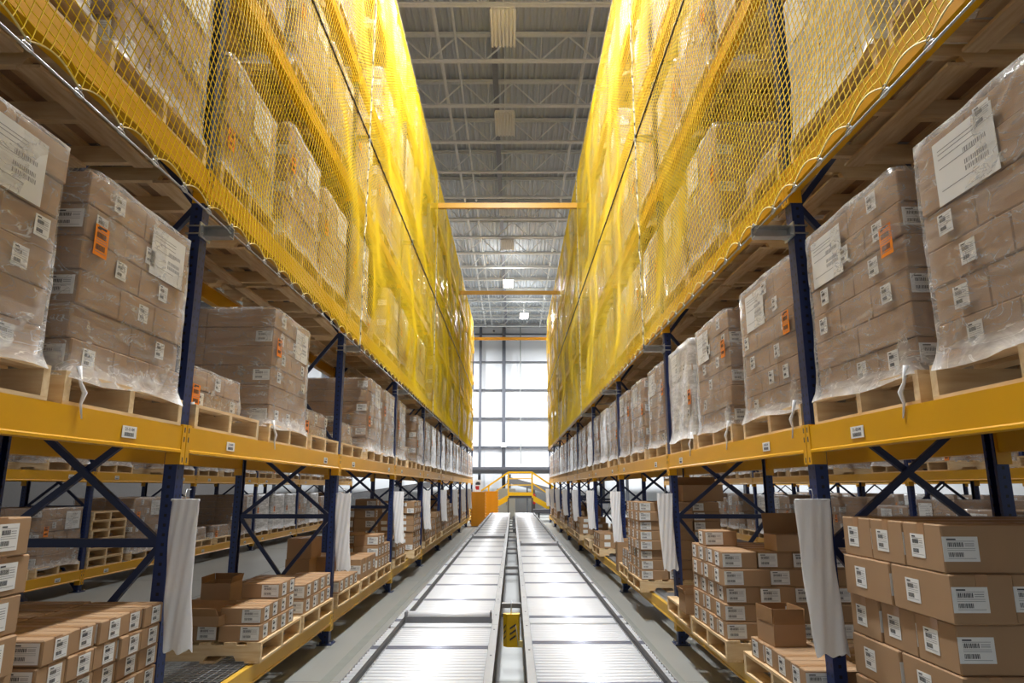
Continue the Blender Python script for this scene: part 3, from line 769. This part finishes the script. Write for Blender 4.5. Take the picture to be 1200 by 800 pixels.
open_box(1.68, 10.7, Z_B0 + .012, .24, .2, .42, {(0, 1): 30}, 'tall narrow brown box standing alone on right wire deck', 0, .05)
open_box(2.35, 8.8, zp + .91, .5, .3, .2, {(0, 1): 10}, 'dark opened box on top of the eight-layer right stack', 0, .1)

# ------------------------------------------------------------------ white plastic sleeves on the posts
def sleeve_mesh(w, h, seed, fold=False):
    rr = random.Random(seed); c = MB(); k = c.mi('plate'); n, rows = 44, 26; ph = [rr.uniform(0, 6) for _ in range(4)]
    for j in range(rows + 1):
        t = j / rows; z = -h * t; ww = w * (1.0 - .12 * math.sin(t * 2.2)) * (1 if t > .05 else .97)
        dx = .05 * t * (t - .3)
        for i in range(n):
            a = 2 * math.pi * i / n; cx = math.cos(a); sy = math.sin(a)
            px = cx * ww / 2 + dx; amp = .006 + .006 * t
            py = (.018 + .012 * t) * sy + amp * math.sin(3.2 * px / w * 3 + ph[0] + t * .6) * (.6 + .4 * math.sin(ph[1] + 2 * t)) + .004 * math.sin(23 * px / w + 9 * t)
            c.v.append((px, py, z + (.012 * math.sin(5 * a + ph[2]) if j == rows else 0)))
    for j in range(rows):
        for i in range(n): c.f.append((j * n + i, (j + 1) * n + i, (j + 1) * n + (i + 1) % n, j * n + (i + 1) % n)); c.m.append(k)
    return c.mesh('sleeve', True)
def make_sleeve(seed, w, h):
    t = thing('plastic_sleeve', '', 'plastic bag'); kid('sleeve_film', sleeve_mesh(w, h, seed), t)
    c = MB(); c.tube([(0, .04, .05), (0, .0, .05), (0, -.012, .02), (0, 0, -.01), (0, .012, .0)], .003, 'galv', 6); kid('hook', c.mesh('hook', True), t)
    c = MB(); c.tube([(-w * .48, -.004, -.006), (w * .48, -.004, -.006)], .007, 'plate', 8); kid('rolled_hem', c.mesh('hem', True), t)
    return t
SL = [Proto(lambda: make_sleeve(1, .165, .76)), Proto(lambda: make_sleeve(2, .2, .78)), Proto(lambda: make_sleeve(3, .17, .76))]
for s in (-1, 1):
    for i, k in enumerate(range(0, 9)):
        pr = SL[0] if (s < 0 and k == 0) else SL[1] if (s > 0 and k == 0) else SL[2]
        x = s * (XF[s] - (.13 if s < 0 else .09 if k == 0 else .12)); y = YK(k) - .1
        pr.put((x, y, H - .06), 'white plastic sleeve hanging on a blue post of the %s rack, %s from camera' % (SIDE[s], nth(i)), 'white plastic sleeves on the posts', .1 * s)

# ------------------------------------------------------------------ yellow safety nets
XN = {-1: 1.70, 1: 1.455}
ZN0, ZN1, ZN2 = H + 1.515, H + 4.03, H + 6.94
NP = .047
def net_surface(y, z, hh, seed):
    rr = np.random.RandomState(seed); ph = rr.rand(8) * 6.28
    e = np.clip(np.minimum(z, hh - z) / .5, 0, 1) * np.clip(np.minimum(y, 7.02 - y) / .4, .15, 1)
    dx = .035 * np.sin(y * 1.9 + ph[0] + z * .6) + .03 * np.sin(z * 2.6 + ph[1] + .8 * np.sin(y)) + .018 * np.sin(y * 4.7 + ph[2]) * np.sin(z * 3.1 + ph[3])
    sc = np.abs(np.sin(np.pi * y / .2925))
    wz = np.exp(-z / .09); wt = np.exp(-(hh - z) / .09)
    z2 = z + .045 * sc * wz - .03 * sc * wt
    return dx * e + .0 * y, y + .008 * np.sin(z * 6 + ph[4]) * e, z2
def net_mesh(hh, seed):
    L = 7.02; an = math.radians(13); ca, sa = math.cos(an), math.sin(an); N_ = 160
    I, Jx = np.meshgrid(np.arange(-N_, N_), np.arange(-N_, N_), indexing='ij')
    yy = I * NP * ca + Jx * NP * sa + L / 2; zz = -I * NP * sa + Jx * NP * ca + hh / 2
    ins = (yy > 0) & (yy < L) & (zz > 0) & (zz < hh)
    def surf(y, z): X, Y_, Z = net_surface(y, z, hh, seed); return np.stack([X, Y_, Z], -1)
    P = surf(np.clip(yy, 0, L), np.clip(zz, 0, hh)); A = []; B = []
    for (sa_, sb_) in ((np.s_[:-1, :], np.s_[1:, :]), (np.s_[:, :-1], np.s_[:, 1:])):
        e = ins[sa_] | ins[sb_]; A.append(P[sa_][e]); B.append(P[sb_][e])
    nc, nr = 240, int(hh / .03); t = np.linspace(0, 1, nc + 1); u = np.linspace(0, 1, nr + 1)
    for zc in (0, hh): q = surf(t * L, t * 0 + zc); A.append(q[:-1]); B.append(q[1:])
    for yc in (0, L): q = surf(u * 0 + yc, u * hh); A.append(q[:-1]); B.append(q[1:])
    A = np.concatenate(A); B = np.concatenate(B); n = len(A)
    rad = np.full(n, .0027); 
    nb = 2 * nc + 2 * nr; rad[-nb:] = .0042
    ok = np.linalg.norm(B - A, axis=1) > 1e-5; A, B, rad = A[ok], B[ok], rad[ok]; n = len(A)
    d = B - A; d /= np.linalg.norm(d, axis=1)[:, None]; u = np.tile([1., 0, 0], (n, 1)); q = np.cross(d, u); q /= np.linalg.norm(q, axis=1)[:, None]; w = np.cross(q, d)
    V = []
    for P_ in (A, B):
        for t in (0, 2.0944, 4.18879): V.append(P_ + (w * math.cos(t) + q * math.sin(t)) * rad[:, None])
    V = np.stack(V, 1).reshape(-1, 3); base = np.arange(n)[:, None] * 6
    F = np.concatenate([base + np.array(f) for f in ((0, 1, 4, 3), (1, 2, 5, 4), (2, 0, 3, 5))], 0).astype(np.int32)
    isb = np.tile(np.arange(n) >= n - nb, 3)
    me = bpy.data.meshes.new('net'); me.vertices.add(len(V)); me.vertices.foreach_set('co', V.astype(np.float32).ravel())
    me.loops.add(len(F) * 4); me.loops.foreach_set('vertex_index', F.ravel()); me.polygons.add(len(F))
    me.polygons.foreach_set('loop_start', np.arange(len(F), dtype=np.int32) * 4)
    me.materials.append(M['net']); me.materials.append(M['rope']); me.update(calc_edges=True)
    me.polygons.foreach_set('material_index', isb.astype(np.int32)); me.polygons.foreach_set('use_smooth', np.ones(len(F), bool))
    return me
NM = {(0, 0): net_mesh(ZN1 - ZN0, 1), (0, 1): net_mesh(ZN1 - ZN0, 5), (1, 0): net_mesh(ZN2 - ZN1, 2), (1, 1): net_mesh(ZN2 - ZN1, 9)}
def hook_mesh():
    c = MB(); pts = [(0, .014 * math.cos(a), .014 * math.sin(a) + .004) for a in np.linspace(0, 2 * math.pi, 11)[:-1]]
    c.tube(pts, .0035, 'galv', 5, closed=True)
    pts = [(0, .03 * math.cos(a), .011 * math.sin(a) - .016) for a in np.linspace(0, 2 * math.pi, 13)[:-1]]
    c.tube(pts, .0045, 'galv', 5, closed=True); return c.mesh('snap_hook', True)
HK = hook_mesh()
QU = ['first', 'second', 'third', 'fourth']
for s in (-1, 1):
    for q, k in enumerate((-1, 1, 3, 5)):
        for row in (0, 1):
            z = ZN0 if row == 0 else ZN1
            t = thing('safety_net_panel', 'yellow knotted safety net panel, %s row, %s along the %s side' % ('lower' if row == 0 else 'upper', QU[q], SIDE[s]), 'safety net', (s * XN[s], YK(k), z + .015), 'yellow net panels')
            kid('netting', NM[(row, (q + (s > 0)) % 2)], t)
            if q < 3:
                if row == 0:
                    for i in range(25): kid('snap_hook', HK, t, (0, i * .2925, -.006))
                else:
                    for i in range(0, 25, 2): kid('snap_hook', HK, t, (0, i * .2925, ZN2 - ZN1 + .014))
    yA, yB = YK(-1), YK(7)
    for z, r, mt, nm, lb in ((ZN0 - .012, .005, 'galv', 'steel_cable', 'thin steel cable the %s net is clipped to along its bottom edge'), (ZN1 + .008, .012, 'dark', 'seam_rope', 'dark rope joining the two rows of the %s net'), (ZN2 + .03, .005, 'galv', 'steel_cable', 'thin steel cable along the top edge of the %s net')):
        c = MB(); c.tube([(s * XN[s], yA, z), (s * XN[s], yB, z)], r, mt, 6); tag(ob(nm, c.mesh(nm)), lb % SIDE[s], 'cable')
    for q, k in enumerate((1, 3, 5)):
        for row, (za, zb) in enumerate(((ZN0, ZN1), (ZN1, ZN2))):
            c = MB(); nn = 90; zz = [za + (zb - za) * i / nn for i in range(nn + 1)]; wob = .03
            pts = [(s * XN[s] - s * .012, YK(k) + wob * math.sin(i * .5 + row) * math.sin(math.pi * i / nn) + .008 * (-1) ** (i // 2) * .6, z) for i, z in enumerate(zz)]
            for i in range(nn): c.tube([pts[i], pts[i + 1]], .0065, 'lace_w' if (i * 7) % 5 else 'mezz', 5)
            tag(ob('seam_lacing', c.mesh('lacing')), 'white and black lacing down the %s net, %s seam, %s half' % (SIDE[s], QU[q], ('lower', 'upper')[row]), 'rope', 'lacing of the net seams')
# stand-off brackets
def make_bracket(s):
    t = thing('net_bracket', '', 'bracket'); c = MB(); L = XF[s] - XN[s] - .03
    f = -s; c.prism([(-.03, -.035), (.03, -.035), (.03, .035), (-.03, .035), (-.03, .028), (.023, .028), (.023, -.028), (-.03, -.028)], 0, f * .045, f * (.045 + L), 'galv')
    kid('arm', c.mesh('arm'), t)
    c = MB()
    for z in (-.024, .024): c.tube([(f * .06, -.056, z), (-f * .045, -.056, z), (-f * .045, .056, z), (f * .06, .056, z)], .005, 'galv', 6)
    c.box(f * .037, f * .045, -.07, .07, -.045, .045, 'galv'); kid('u_bolt', c.mesh('u_bolt', False), t)
    c = MB(); c.tube([(f * (.045 + L - .02), 0, .04), (f * (.045 + L - .005), 0, .055), (f * (.045 + L), 0, .04)], .006, 'galv', 6); kid('eye_bolt', c.mesh('eye_bolt', True), t)
    return t
BR = {s: Proto(lambda s=s: make_bracket(s)) for s in (-1, 1)}
RW = ['bottom', 'middle', 'top']
for s in (-1, 1):
    for r, z in enumerate((ZN0 - .02, ZN1, H + 6.9)):
        for i, k in enumerate(range(0, 8)):
            BR[s].put((s * XF[s], YK(k), z), 'galvanised bracket at the %s edge of %s net, %s from camera' % (RW[r] if r != 1 else 'middle', SIDE[s], nth(i)), 'net brackets')
# yellow ties across the aisle
for i, k in enumerate((3, 5, 7)):
    z = H + 6.2; a, e = -XF[-1] + .045, XF[1] - .045
    t = thing('cross_tie_beam', 'yellow tie beam across the aisle high between the nets, %s from camera' % nth(i), 'beam', (0, YK(k), z), 'tie beams across the aisle')
    c = MB(); c.prism([(-.04, -.06), (.04, -.06), (.04, -.052), (-.032, -.052), (-.032, .052), (.04, .052), (.04, .06), (-.04, .06)], 0, a, e, 'beam'); kid('tie_bar', c.mesh('tie'), t)
    c = MB(); c.box(a - .008, a, -.06, .06, -.1, .1, 'beam'); c.box(e, e + .008, -.06, .06, -.1, .1, 'beam'); kid('end_plate', c.mesh('tie_plate'), t)

# ------------------------------------------------------------------ conveyors
ZC = .505                                            # roller tops
LINES = {-1: dict(inner=-.163, outer=-.948, rail=-.858, name='left'), 1: dict(inner=.13, outer=.905, rail=.832, name='right')}
RP, RD, SEC = .0682, .049, 3.0
for sd, d in LINES.items():
    xa, xb = min(d['inner'], d['outer']), max(d['inner'], d['outer'])
    c = MB(); r = RD / 2; seg = 12
    c.tube([(xa + .004, 0, 0), (xb - .004, 0, 0)], r, 'roller', seg); rme = c.mesh('roller', True)
    c = MB(); c.tube([(xa + .004, 0, 0), (xb - .004, 0, 0)], .014, 'darkrod', 8); axme = c.mesh('axle', True)
    fi = d['inner']; fw = .05 * (1 if sd < 0 else -1)
    c = MB(); c.box(fi, fi + fw, 0, SEC - .004, ZC - .0, ZC + .008, 'steel'); c.box(fi + fw - math.copysign(.006, fw), fi + fw, 0, SEC - .004, ZC - .16, ZC, 'steel'); c.box(fi, fi + fw, 0, SEC - .004, ZC - .16, ZC - .154, 'steel'); c.box(fi, fi + math.copysign(.004, fw), 0, SEC - .004, ZC - .05, ZC, 'steel')
    for y in np.arange(.4, SEC, .8): c.box(fi + fw * .35, fi + fw * .6, y, y + .03, ZC + .008, ZC + .0085, 'ink')
    for y in (.6, 1.9): c.box(fi + fw, fi + fw * 1.04, y, y + .3, ZC - .12, ZC - .1, 'ink')
    ime = c.mesh('inner_rail')
    xo = d['outer']; c = MB(); c.box(xo - .004, xo + .004, 0, SEC - .004, ZC - .12, ZC + .004, 'steel'); c.box(xo, xo - sd * -.03, 0, SEC - .004, ZC - .12, ZC - .115, 'steel'); ome = c.mesh('outer_rail')
    c = MB(); c.box(d['rail'] - .011, d['rail'] + .011, 0, SEC - .004, ZC - .002, ZC + .03, 'dark'); c.box(d['rail'] - .016, d['rail'] + .016, 0, SEC - .004, ZC - .004, ZC + .002, 'steel'); gme = c.mesh('guide_rail')
    c = MB()
    for x in (xa + .03, xb - .03):
        c.box(x - .02, x + .02, -.02, .02, .01, ZC - .12, 'steel'); c.box(x - .05, x + .05, -.05, .05, 0, .01, 'steel')
    c.box(xa + .01, xb - .01, -.015, .015, ZC - .13, ZC - .1, 'steel'); lme = c.mesh('support_stand')
    c = MB(); xg = (xa + xb) / 2
    c.box(xa + .01, xb - .01, -.0, SEC - .01, ZC - .075, ZC - .07, 'tray'); pme = c.mesh('under_tray')
    for si in range(9):
        yb = 2.6 + si * SEC + (.15 if sd > 0 else 0)
        if si * SEC + 2.6 > 29: break
        t = thing('roller_conveyor', 'section of the %s roller conveyor with bright zinc rollers, %s from camera' % (d['name'], nth(si)), 'conveyor', (0, yb, 0), 'conveyor sections')
        kid('inner_rail', ime, t, label='flat steel side rail'); kid('outer_rail', ome, t); kid('guide_rail', gme, t, label='black guide strip'); kid('under_tray', pme, t)
        for y in (.3, 2.7): kid('support_stand', lme, t, (0, y, 0))
        n = int(SEC / RP)
        for i in range(n):
            y = (i + .5) * RP
            if i % 15 in (3,):
                kid('axle', axme, t, (0, y - .02, ZC - .012)); kid('axle', axme, t, (0, y + .028, ZC - .012)); continue
            kid('roller', rme, t, (0, y, ZC - r))
# raised stop rollers
for (sd, y) in ((-1, 5.75), (1, 13.0), (-1, 14.9)):
    d = LINES[sd]; t = thing('stop_bar', '%s' % {5.75: 'raised grey stop roller across the near left conveyor', 13.0: 'raised stop roller across the right conveyor', 14.9: 'raised stop roller far along the left conveyor'}[y], 'roller', (0, y, ZC + .045))
    a, e = d['inner'] - (-sd) * 0 , d['rail']
    c = MB(); c.tube([(a + sd * .02, 0, 0), (e - sd * .03, 0, 0)], .036, 'roller', 14); kid('roller', c.mesh('stop_roller', True), t)
    c = MB(); c.box(min(a + sd * .02, e), max(a + sd * .02, e), -.045, -.03, -.05, -.0, 'mezz'); kid('stop_plate', c.mesh('stop_plate'), t)
    c = MB()
    for x in (a + sd * .012, e - sd * .012): c.box(x - .008, x + .008, -.05, .04, -.052, .035, 'mezz')
    kid('end_bracket', c.mesh('end_bracket'), t)
# cross members between the two lines, motors and the yellow box
for i, y in enumerate((3.6, 6.85, 9.95, 13., 16., 19., 22., 25.)):
    c = MB(); c.box(-.107, .075, y - .035, y + .035, ZC - .07, ZC - .03, 'steel'); c.box(-.107, .075, y - .03, y + .03, ZC - .15, ZC - .12, 'mezz')
    tag(ob('cross_member', c.mesh('cross_member')), 'steel cross member between the two conveyors, %s from camera' % nth(i), 'cross member', 'cross members between the conveyors')
for i, y in enumerate((3.75, 20.5, 22.4, 24.0, 26.2, 28.0)):
    t = thing('conveyor_motor', 'grey drive motor between the two conveyors, %s from camera' % nth(i), 'motor', (.03, y, ZC - .13), 'conveyor motors')
    c = MB(); c.tube([(0, -.09, 0), (0, -.08, 0), (0, .09, 0), (0, .1, 0)], [.03, .042, .042, .03], 'motor', 14); kid('motor_body', c.mesh('motor', True), t)
    c = MB(); c.box(-.03, .03, -.04, .04, .038, .075, 'motor'); kid('terminal_box', c.mesh('terminal'), t)
    c = MB(); c.tube([(0, .1, 0), (0, .13, 0)], .05, 'dark', 12); c.box(-.03, .03, .08, .14, -.1, 0, 'motor'); kid('gearbox', c.mesh('gearbox'), t)
t = thing('yellow_guard_box', 'bright yellow box with black hazard stripes hanging between the conveyors', 'guard box', (-.015, 6.3, ZC - .3))
c = MB(); pr = [(-.07, .02), (-.035, -.02), (.065, -.02), (.075, .01), (.075, .06), (-.07, .06)]
c.prism([(x, y) for x, y in pr], 2, 0, .265, 'safety'); kid('box_cover', c.mesh('guard_cover'), t)
c = MB()
for j in range(3):
    z = .05 + j * .045
    c.add([(-.012, -.0215, z), (.04, -.0215, z + .035), (.04, -.0215, z + .052), (-.012, -.0215, z + .017)], [(0, 1, 2, 3)], 'ink')
    for dx in (0,):
        a = Vector((-.064, .0145, 0)); bq = Vector((-.045, -.0115, 0)); a -= Vector((.0015, .001, 0)); bq -= Vector((.0015, .001, 0))
        c.add([(a.x, a.y, z), (bq.x, bq.y, z + .03), (bq.x, bq.y, z + .045), (a.x, a.y, z + .015)], [(0, 1, 2, 3)], 'ink')
kid('hazard_stripes', c.mesh('stripes'), t)
c = MB(); c.tube([(.0, .0, .265), (.0, .01, .33), (.005, .02, .37)], .006, 'galv', 6); c.tube([(.02, 0, .265), (.05, -.03, .12), (.06, -.03, .02)], .004, 'lace_w', 6); kid('hanging_chain', c.mesh('chain', True), t)
c = MB(); c.box(.055, .1, -.03, .0, .0, .05, 'rope'); kid('tag_card', c.mesh('tag_card'), t)

# ------------------------------------------------------------------ far end: stairs over the conveyors, mezzanine, bins
YS = 33.4
zd = H - .38
t = thing('crossover_stairs', 'yellow crossover platform with stairs and handrails beyond the conveyor ends', 'stairs', (0, YS, 0))
xl, xr = -.22, .93; dep = .8; run = 1.9
c = MB(); c.box(xl, xr, 0, dep, zd - .12, zd, 'girt'); kid('platform', c.mesh('platform'), t)
c = MB(); c.box(xl - .02, xr + .02, -.03, 0, zd, zd + .16, 'safety'); kid('toe_board', c.mesh('toe'), t)
for y in (0, dep):
    for x in (xl, xr):
        c = MB(); c.bar((x, y, zd - .1), (x, y, zd + 1.12), .1, .06, 'safety'); kid('rail_post', c.mesh('rail_post'), t)
        c = MB(); c.bar((x, y, 0), (x, y, zd - .1), .08, .06, 'girt'); kid('leg', c.mesh('leg'), t)
    c = MB()
    for z in (zd + .5, zd + 1.1): c.bar((xl, y, z), (xr, y, z), .05, .07 if z > zd + 1 else .045, 'safety')
    c.bar((xl, y, zd + .8), (xr, y, zd + .8), .04, .04, 'safety')
    kid('handrail', c.mesh('handrail'), t)
    for x, sg in ((xl, -1), (xr, 1)):
        e = x + sg * run
        c = MB()
        c.bar((x, y, zd + 1.1), (e, y, 1.0), .05, .06, 'safety'); c.bar((x, y, zd + .6), (e, y, .5), .04, .045, 'safety'); c.bar((e - sg * .1, y, 0), (e - sg * .1, y, 1.06), .06, .06, 'safety'); c.bar((x + sg * run * .5, y, zd * .5), (x + sg * run * .5, y, zd * .5 + 1.05), .05, .05, 'safety')
        kid('handrail', c.mesh('handrail'), t)
        c = MB(); c.bar((x, y, zd - .1), (e, y, .02), .03, .24, 'safety'); kid('stringer', c.mesh('stair_stringer'), t)
for x, sg in ((xl, -1), (xr, 1)):
    for i in range(6):
        c = MB(); xx = x + sg * (i + .6) * run / 6.6; z = zd - (i + 1) * zd / 7; c.box(xx - .13, xx + .13, .02, dep - .02, z - .03, z, 'mezz'); kid('tread', c.mesh('tread'), t)
# mezzanine deck at the end wall
t = thing('mezzanine_floor', 'grey steel mezzanine floor crossing the hall below the white end wall', 'mezzanine', (0, 40, 0))
c = MB(); c.box(-14, 14, 0, 3.3, H + 1.05, H + 1.13, 'mezz'); kid('deck', c.mesh('mezz_deck'), t)
c = MB(); c.box(-14, 14, -.04, 0, H + 1.0, H + 1.15, 'girt'); kid('edge_beam', c.mesh('edge_beam'), t)
for i in range(9):
    c = MB(); x = -13.6 + i * 3.4 - .2; c.box(x - .08, x + .08, .2, .36, 0, H + .75, 'girt'); kid('column', c.mesh('mezz_column'), t)
for i in range(4):
    c = MB(); y = .6 + i * .8; c.box(-14, 14, y, y + .08, H + .85, H + 1.05, 'mezz'); kid('floor_joist', c.mesh('floor_joist'), t)
# inclined conveyor behind the stairs
def incline(x0, z0, x1, z1, y, label):
    t = thing('inclined_conveyor', label, 'conveyor', (0, y, 0))
    c = MB(); c.bar((x0, 0, z0), (x1, 0, z1), .6, .3, 'mezz', up=(0, 0, 1)); kid('conveyor_bed', c.mesh('incline_bed'), t)
    c = MB(); c.bar((x0, 0, z0 + .16), (x1, 0, z1 + .16), .5, .02, 'dark'); kid('belt', c.mesh('belt'), t)
    c = MB()
    for f in (.2, .5, .8):
        x, z = x0 + (x1 - x0) * f, z0 + (z1 - z0) * f
        for yy in (-.28, .28): c.bar((x, yy, 0), (x, yy, z - .1), .06, .06, 'girt')
        c.bar((x, -.28, z * .5), (x, .28, z * .5), .04, .04, 'girt')
    kid('support_leg', c.mesh('incline_leg'), t)
incline(-.3, 1.95, 5.0, .2 + .35, 37.2, 'dark inclined belt conveyor descending to the right behind the yellow stairs')
incline(-8.5, 1.1, -2.6, 1.95, 37.6, 'blue-grey inclined belt conveyor seen beyond the left rack')
t = thing('control_cabinet', 'grey electrical cabinet standing behind the yellow crossover platform', 'cabinet', (-.35, 35.5, 0))
c = MB(); c.cbox(-.48, .48, 0, .5, 0, 1.5, 'cab', .01); kid('cabinet_body', c.mesh('cabinet'), t)
c = MB(); c.box(-.46, -.01, -.015, 0, .05, 1.45, 'cab'); kid('door', c.mesh('cab_door'), t); c = MB(); c.box(.01, .46, -.015, 0, .05, 1.45, 'cab'); dd = kid('door', c.mesh('cab_door'), t)
c = MB(); c.box(.03, .05, -.04, -.015, .7, .85, 'ink'); kid('handle', c.mesh('handle'), dd)
t = thing('cross_conveyor', 'dark low transfer conveyor crossing beyond the ends of the roller conveyors', 'conveyor', (0, 32.4, 0))
c = MB(); c.box(.95, 3.2, 0, .7, ZC - .12, ZC + .06, 'girt'); kid('bed', c.mesh('bed'), t)
for x in (1.2, 2.9):
    c = MB(); c.box(x - .04, x + .04, .1, .16, 0, ZC - .12, 'girt'); kid('leg', c.mesh('leg'), t)
t = thing('fire_extinguisher', 'red fire extinguisher on a post right of the yellow platform', 'fire extinguisher', (1.05, 34.6, .75))
c = MB(); c.tube([(0, 0, 0), (0, 0, .02), (0, 0, .4), (0, 0, .47), (0, 0, .5)], [.06, .075, .075, .04, .025], 'red', 14); kid('cylinder', c.mesh('cylinder', True), t)
c = MB(); c.box(-.02, .02, -.06, .03, .5, .55, 'ink'); c.tube([(.02, 0, .52), (.09, -.02, .45), (.08, -.04, .2)], .01, 'ink', 6); kid('valve', c.mesh('valve'), t)
c = MB(); c.box(-.05, .05, .075, .12, -.75, .7, 'girt'); kid('wall_post', c.mesh('ext_post'), t)
t = thing('notice_board', 'white notice with black top and red print above the orange bins', 'sign', (-1.62, 32.3, H + .02))
c = MB(); c.box(-.15, .15, 0, .02, -.28, .33, 'white'); kid('board', c.mesh('notice'), t)
c = MB(); c.box(-.11, .11, -.002, 0, .1, .2, 'ink'); c.box(-.07, .07, -.002, 0, .2, .24, 'ink'); c.box(-.11, .06, -.002, 0, -.12, .05, 'red'); kid('print', c.mesh('notice_print'), t)
c = MB(); c.box(-.02, .02, .02, .06, -H + -.02, .3, 'girt'); kid('stand', c.mesh('notice_stand'), t)
# stacks of orange bins (each nested tote ring of the stack is a tote)
def make_tote():
    t = thing('orange_tote', '', 'bin'); c = MB(); w, d, h = .3, .24, .13
    c.prism([(-w + .035, 0), (w - .035, 0), (w, h - .03), (-w, h - .03)], 1, -d, d, 'bin'); kid('tote_body', c.mesh('tote'), t)
    c = MB(); c.box(-w - .02, w + .02, -d - .02, d + .02, h - .03, h - .006, 'bin'); kid('rim', c.mesh('rim'), t)
    return t
TT = Proto(make_tote)
for i in range(11): TT.put((-1.42, 28.9, i * .124 + .01), 'orange plastic tote in the nearer tall stack by the conveyor, %s from floor' % (['lowest'] + LY[1:] + ['eleventh'])[i], 'orange totes in the near stack')
for i in range(11): TT.put((-.98, 32.5, i * .124 + .01), 'orange plastic tote in the farther stack beside the stairs, %s from floor' % (['lowest'] + LY[1:] + ['eleventh'])[i], 'orange totes in the far stack')
c = MB(); 
t = thing('junction_box', 'small white junction box on the wall column at the hall end', 'box', (-.58, END_Y - .56, zpix(522, END_Y)))
c.cbox(-.17, .17, -.12, .05, -.14, .14, 'white', .02); kid('housing', c.mesh('housing'), t); c = MB(); c.tube([(0, 0, -.14), (0, 0, -1.2)], .05, 'ink', 8); kid('conduit', c.mesh('conduit'), t)
t = thing('exit_lamp', 'small round diamond sign high on the end wall left of the second column', 'sign', (-1.25, END_Y - .05, zpix(388, END_Y)))
c = MB(); c.tube([(0, 0, 0), (0, -.03, 0)], .18, 'white', 4); kid('sign_plate', c.mesh('plate'), t); c = MB(); c.tube([(0, -.03, 0), (0, -.035, 0)], .09, 'ink', 4); kid('sign_mark', c.mesh('mark'), t)

# ------------------------------------------------------------------ racks beyond the side aisles
FR2 = {s: Proto(lambda s=s: make_frame(s, 5.0)) for s in (-1, 1)}
SECOND = [(-1, 6.6, 'left', 'second rack on the left'), (1, 6.2, 'right', 'second rack on the right'), (1, 10.6, 'far right', 'third rack on the right')]
rs = random.Random(21)
for s, xf, nm, rn in SECOND:
    for i, k in enumerate(range(0, 8)):
        FR2[s].put((s * xf, YK(k), 0), 'blue upright frame of the %s, %s from camera' % (rn, nth(i)), 'frames of the %s' % rn)
        if k == 7: continue
        for lv, z in enumerate((Z_B0, Z_B[0] - .1, Z_B[1])):
            for back in (0, 1):
                beam(s, s * (xf + back * DEPTH), YK(k), z, 'yellow %s beam, %s level, of the %s, %s bay' % (('front', 'rear')[back], ('lowest', 'middle', 'upper')[lv], rn, nth(i)), 'beams of the %s' % rn, 'beam', BH, facing=s if not back else -s)
        for lv, z in enumerate((Z_B0, Z_B[0] - .1)):
            for j in range(3):
                if s < 0 and lv == 0 and (k, j) == (2, 0): continue
                r = rs.random()
                typ = 'low' if r < (.12 if lv == 0 else .35) else 'white' if (r < .3 or (s < 0 and k in (4,))) else 'mid' if r < .6 else 'full'
                if lv == 1 and r > .9: continue
                put_load(s, z, k, j, '%s, %s shelf of %s, %s slot' % (TDESC[typ], ('floor-level', 'middle')[lv], rn, nth(3 * i + j)), typ, rs.randrange(3), xs=s * (xf - .03 + .57), group='loads on the %s' % rn, detail=0)
for i in range(6):
    PAL_SIMPLE.put((-6.57 - .57, YK(2) + .6, Z_B0 + i * .142), 'empty wooden pallet in the stack on the far left rack, %s from bottom' % (['lowest'] + LY[1:])[i], 'stack of empty pallets', rs.uniform(-.03, .03))
